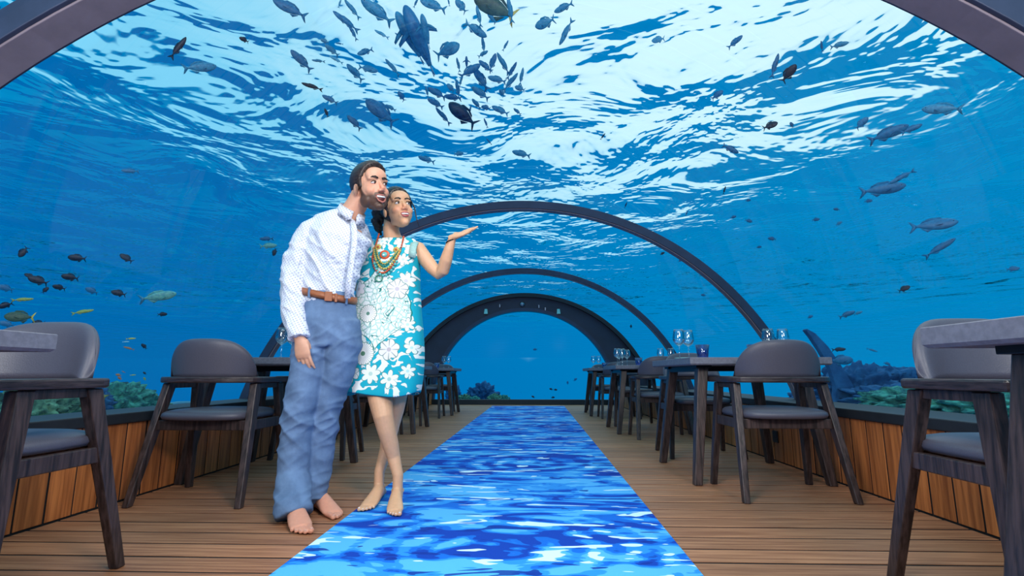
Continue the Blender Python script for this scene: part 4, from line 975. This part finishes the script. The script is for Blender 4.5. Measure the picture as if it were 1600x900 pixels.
# ------------------------------------------------------------------ fish
def fmat(n, a, b, sc=(14, 14, 14)): M[n] = pbr(n, lin(a), .5, noise=.3, nscale=sc, col2=lin(b)); return M[n]
fmat('f_blue', '#3f9cc0', '#2b7da6'); fmat('f_deep', '#2a80ae', '#1f6796'); fmat('f_dark', '#122c48', '#0d1f36'); fmat('f_pale', '#58b4d4', '#4aa2c8')  # the blues carry the haze of the water in the body colour
fmat('f_teal', '#7fc6b8', '#4a9fa8'); fmat('f_green', '#56704a', '#cfd66a', (30, 30, 90)); fmat('f_olive', '#4f6a55', '#36504a'); fmat('f_yellow', '#e0cf6a', '#c9b24a'); fmat('f_orange', '#d9905f', '#b06a4a'); fmat('f_white', '#cfe8f0', '#9fd0e0')
FM = {}
def fishmesh(kind, mat, whole):
    key = (kind, mat, whole)
    if key in FM: return FM[key]
    H_, T_ = {'snap': (.155, .075), 'oval': (.235, .09), 'slim': (.095, .06), 'belly': (.085, .115), 'deep': (.2, .1)}[kind]
    prof = [(-.5, .05), (-.485, .22), (-.44, .48), (-.36, .75), (-.25, .94), (-.12, 1.0), (.02, .93), (.15, .74), (.26, .48), (.34, .27), (.40, .20)]
    body = MB().tube([(-x_, 0, .01 * math.sin(6 * x_)) for x_, s_ in prof], [(T_ * (s_ ** .8), H_ * s_) for x_, s_ in prof], 14, up=(0, 0, 1))
    def fin(pts, th=.006):
        return MB().rings([[(x_, -th, z_) for x_, z_ in pts], [(x_, th, z_) for x_, z_ in pts]])
    fk = .62 if kind in ('snap', 'belly', 'slim') else .3
    tail = fin([(-.38, .03), (-.5, H_ * .75 + .03), (-.56, H_ * .95 + .03), (-.5 + .06 * (1 - fk), 0), (-.56, -H_ * .95 - .03), (-.5, -H_ * .75 - .03), (-.38, -.03)])
    dors = fin([(.2, H_ * .85), (.12, H_ * 1.22), (-.1, H_ * 1.25), (-.26, H_ * .8), (-.3, H_ * .45), (-.1, H_ * .9)])
    anal = fin([(-.06, -H_ * .92), (-.16, -H_ * 1.25), (-.28, -H_ * .6), (-.3, -H_ * .4)])
    pec = MB()
    L_ = .2 if kind == 'belly' else .12
    for s in (-1, 1):
        pec.rings([[(.2, s * T_ * .8, -.03), (.12, s * T_ * .8, -.04), (.1, s * T_ * .8, -.03)], [(.14, s * (T_ + L_ * .5), -.05), (.06, s * (T_ + L_ * .5), -.06), (.05, s * (T_ + L_ * .5), -.05)], [(.05, s * (T_ + L_), -.07), (.0, s * (T_ + L_), -.075), (.0, s * (T_ + L_), -.07)]])
    eye = MB()
    for s in (-1, 1): eye.ball((.4, s * T_ * .52, H_ * .16), (.02, .012, .02), 8, 6)
    if whole:
        mb = MB()
        for q in (body, tail, dors, anal, pec): mb.add(q.v, q.f)
        FM[key] = mb.mesh('fish', M[mat])
    else:
        ft = {'f_olive': 'f_yellow', 'f_teal': 'f_blue'}.get(mat, mat)
        FM[key] = [('body', body.mesh('body', M[mat])), ('tail_fin', tail.mesh('tail_fin', M[ft])), ('dorsal_fin', dors.mesh('dorsal_fin', M[mat])), ('anal_fin', anal.mesh('anal_fin', M[mat])), ('pectoral_fins', pec.mesh('pectoral_fins', M[mat])), ('eye', eye.mesh('eye', M['f_dark']))]
    return FM[key]
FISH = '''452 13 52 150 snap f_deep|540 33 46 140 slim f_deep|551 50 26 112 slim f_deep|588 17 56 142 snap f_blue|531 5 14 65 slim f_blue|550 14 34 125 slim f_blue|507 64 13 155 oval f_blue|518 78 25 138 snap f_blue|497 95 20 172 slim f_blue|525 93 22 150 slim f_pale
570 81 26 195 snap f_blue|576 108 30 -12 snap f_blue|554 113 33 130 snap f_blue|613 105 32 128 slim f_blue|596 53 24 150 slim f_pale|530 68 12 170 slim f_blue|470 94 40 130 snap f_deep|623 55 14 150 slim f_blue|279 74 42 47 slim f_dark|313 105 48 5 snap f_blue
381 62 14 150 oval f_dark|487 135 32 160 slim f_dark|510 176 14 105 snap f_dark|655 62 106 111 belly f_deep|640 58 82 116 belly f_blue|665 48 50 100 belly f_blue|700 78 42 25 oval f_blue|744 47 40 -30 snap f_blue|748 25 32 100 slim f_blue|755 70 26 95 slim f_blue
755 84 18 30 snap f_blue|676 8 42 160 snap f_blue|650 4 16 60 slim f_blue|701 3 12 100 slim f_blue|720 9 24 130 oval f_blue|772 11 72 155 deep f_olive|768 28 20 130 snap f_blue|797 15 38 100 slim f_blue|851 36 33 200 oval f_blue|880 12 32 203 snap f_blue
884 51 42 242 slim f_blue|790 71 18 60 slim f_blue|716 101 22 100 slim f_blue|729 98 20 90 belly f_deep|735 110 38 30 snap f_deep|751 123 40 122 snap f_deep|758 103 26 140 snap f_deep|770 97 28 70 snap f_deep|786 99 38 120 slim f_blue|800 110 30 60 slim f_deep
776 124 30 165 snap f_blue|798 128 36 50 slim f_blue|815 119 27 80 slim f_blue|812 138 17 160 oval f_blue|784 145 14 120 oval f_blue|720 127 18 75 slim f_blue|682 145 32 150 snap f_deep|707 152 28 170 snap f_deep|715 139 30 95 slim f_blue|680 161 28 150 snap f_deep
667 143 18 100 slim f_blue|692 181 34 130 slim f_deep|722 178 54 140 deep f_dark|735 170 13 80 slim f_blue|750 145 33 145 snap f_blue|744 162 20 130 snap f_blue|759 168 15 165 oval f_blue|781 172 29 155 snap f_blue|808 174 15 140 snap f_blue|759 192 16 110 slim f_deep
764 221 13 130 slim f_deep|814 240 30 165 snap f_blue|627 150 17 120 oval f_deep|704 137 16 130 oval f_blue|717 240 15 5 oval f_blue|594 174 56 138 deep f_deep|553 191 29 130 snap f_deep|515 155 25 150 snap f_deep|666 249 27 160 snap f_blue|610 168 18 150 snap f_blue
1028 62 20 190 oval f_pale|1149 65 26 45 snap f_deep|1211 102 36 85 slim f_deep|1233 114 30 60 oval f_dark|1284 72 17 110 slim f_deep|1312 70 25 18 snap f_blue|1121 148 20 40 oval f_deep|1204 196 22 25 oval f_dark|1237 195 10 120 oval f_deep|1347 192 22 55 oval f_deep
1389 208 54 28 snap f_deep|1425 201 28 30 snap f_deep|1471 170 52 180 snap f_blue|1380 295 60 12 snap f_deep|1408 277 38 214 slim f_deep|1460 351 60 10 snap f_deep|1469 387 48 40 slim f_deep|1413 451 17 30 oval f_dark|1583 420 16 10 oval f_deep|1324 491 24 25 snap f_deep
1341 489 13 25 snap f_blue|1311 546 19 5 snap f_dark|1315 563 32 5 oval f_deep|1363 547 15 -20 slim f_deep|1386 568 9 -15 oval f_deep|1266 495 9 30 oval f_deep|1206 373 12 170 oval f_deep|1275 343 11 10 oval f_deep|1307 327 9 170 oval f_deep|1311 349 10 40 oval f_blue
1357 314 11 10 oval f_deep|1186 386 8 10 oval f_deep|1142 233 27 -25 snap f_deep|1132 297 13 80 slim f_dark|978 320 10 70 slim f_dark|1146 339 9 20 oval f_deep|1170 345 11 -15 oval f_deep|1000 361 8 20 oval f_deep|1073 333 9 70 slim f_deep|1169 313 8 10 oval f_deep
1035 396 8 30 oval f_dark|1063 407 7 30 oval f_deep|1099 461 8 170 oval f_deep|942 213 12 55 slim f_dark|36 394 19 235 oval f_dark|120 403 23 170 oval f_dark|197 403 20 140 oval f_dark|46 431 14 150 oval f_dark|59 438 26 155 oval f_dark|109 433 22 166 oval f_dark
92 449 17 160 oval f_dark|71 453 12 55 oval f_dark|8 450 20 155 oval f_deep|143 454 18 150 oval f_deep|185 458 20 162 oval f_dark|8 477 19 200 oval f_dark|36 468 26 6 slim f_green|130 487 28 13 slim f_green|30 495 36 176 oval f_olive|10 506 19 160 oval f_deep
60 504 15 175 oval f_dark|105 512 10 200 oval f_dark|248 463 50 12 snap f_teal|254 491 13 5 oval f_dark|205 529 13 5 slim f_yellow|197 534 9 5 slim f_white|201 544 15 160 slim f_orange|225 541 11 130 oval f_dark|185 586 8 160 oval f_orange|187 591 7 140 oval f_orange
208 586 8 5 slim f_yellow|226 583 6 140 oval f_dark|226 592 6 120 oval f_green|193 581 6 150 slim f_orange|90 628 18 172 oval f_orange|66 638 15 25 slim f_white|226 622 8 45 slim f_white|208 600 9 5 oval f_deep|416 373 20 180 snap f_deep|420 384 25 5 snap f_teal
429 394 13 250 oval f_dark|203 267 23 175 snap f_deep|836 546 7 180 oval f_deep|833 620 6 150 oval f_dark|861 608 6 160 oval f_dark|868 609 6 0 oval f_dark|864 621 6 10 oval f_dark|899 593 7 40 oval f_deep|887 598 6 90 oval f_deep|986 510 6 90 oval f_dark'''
ORD = 'first second third fourth fifth sixth seventh eighth ninth tenth eleventh twelfth thirteenth fourteenth fifteenth sixteenth seventeenth eighteenth nineteenth twentieth'.split()
REG = [(-1, 0, 350, 330, 'at upper left below the arch beam'), (350, 0, 640, 40, 'along the top edge above the man'), (350, 40, 640, 88, 'high above the man'), (350, 88, 640, 130, 'in the band above the man'), (350, 130, 640, 270, 'just above the couple'),
       (640, 0, 830, 32, 'along the top edge in the shoal'), (640, 32, 830, 90, 'in the upper part of the shoal'), (640, 90, 830, 131, 'in the thick middle of the shoal'), (640, 131, 830, 164, 'in the lower part of the shoal'), (640, 164, 830, 330, 'below the shoal above the middle arch'),
       (830, 0, 1340, 200, 'against the bright water at upper right'), (830, 200, 1200, 420, 'around the right half of the middle arch'), (1200, 200, 1366, 420, 'in blue water right of the middle arch'), (1340, 0, 1600, 310, 'below the upper right arch beam'), (1366, 310, 1600, 480, 'above the right edge chair'),
       (1200, 420, 1600, 600, 'over the reef beyond the right glass'), (-1, 330, 300, 445, 'in the upper left shoal'), (-1, 445, 300, 482, 'in the middle of the left shoal'), (-1, 482, 170, 520, 'just above the left edge table and chair'), (170, 482, 300, 560, 'between the two left chair backs'), (-1, 560, 300, 660, 'low over the left corals'), (300, 330, 640, 480, "beside the man's sleeve"), (820, 420, 1200, 640, 'through the end window and far glass')]
rows = []
for e in FISH.replace('\n', '|').split('|'):
    a = e.split(); rows.append([float(a[0]), float(a[1]), float(a[2]), float(a[3]), a[4], a[5]])
def region(r):
    for x0, y0, x1, y1, t in REG:
        if x0 <= r[0] < x1 and y0 <= r[1] < y1: return t
    return 'in the open water'
groups = {}
for r in rows: groups.setdefault(region(r), []).append(r)
SHP = {'snap': 'forked-tail', 'oval': 'oval', 'slim': 'slender', 'belly': 'wide-finned', 'deep': 'deep-bodied'}
TON = {'f_blue': 'blue-grey', 'f_deep': 'dark blue', 'f_dark': 'near-black', 'f_pale': 'pale blue', 'f_teal': 'teal', 'f_green': 'yellow-green', 'f_olive': 'olive', 'f_yellow': 'yellow', 'f_orange': 'orange', 'f_white': 'whitish'}
def outside(px, py, extra):
    """walk along the sight line until it has left the glass, then some way on into the water"""
    d = ray(px, py).normalized(); t = .5
    while t < 40:
        q = EYE + d * t
        if (q.y > Y1 + .1) or (math.hypot(q.x - CX, q.z - CZ) > RI): break
        t += .02
    t += extra
    while (EYE + d * t).z > 5.3: t -= .1
    return EYE + d * t, t, d
cr, cu = CAMR.to_3x3() @ Vector((1, 0, 0)), CAMR.to_3x3() @ Vector((0, 1, 0))
for g_, L_ in groups.items():
    L_.sort(key=lambda r: r[0])
    for i, r in enumerate(L_):
        px, py, ln, ang, kind, mt = r
        ex = RNG.uniform(.45, 1.1) if ln > 20 else RNG.uniform(.9, 2.2)
        if ln < 13: ex += 1.0
        pos, t, d = outside(px, py, ex)
        fw = d.dot(CAMR.to_3x3() @ Vector((0, 0, -1)))
        size = ln * t * fw / 800 * 1.0
        a = math.radians(ang)
        # picture directions at this sight line, kept square to the view
        rr = (cr - d * cr.dot(d)).normalized(); uu = rr.cross(d) * 1.0
        h = (rr * math.cos(a) + uu * math.sin(a)).normalized()
        if kind == 'belly': zax = (d + Vector((0, 0, .3))).normalized()
        else:
            pz = h.cross(d).normalized(); pz = pz if pz.z > 0 or abs(pz.z) < .05 else -pz
            zax = (pz + d * RNG.uniform(-.25, .35)).normalized()
        yax = zax.cross(h).normalized(); zax = h.cross(yax).normalized()
        R3 = Matrix((h, yax, zax)).transposed()
        mw = Matrix.Translation(pos) @ R3.to_4x4() @ Matrix.Diagonal((size / 1.05,) * 3 + (1,))
        big = ln >= 26
        lab = '%s %s fish %s' % (TON[mt], SHP[kind], g_)
        if len(L_) == 1: lab = lab
        elif i == len(L_) - 1: lab += ', last from the left'
        else: lab += ', %s from the left' % ORD[i]
        if big:
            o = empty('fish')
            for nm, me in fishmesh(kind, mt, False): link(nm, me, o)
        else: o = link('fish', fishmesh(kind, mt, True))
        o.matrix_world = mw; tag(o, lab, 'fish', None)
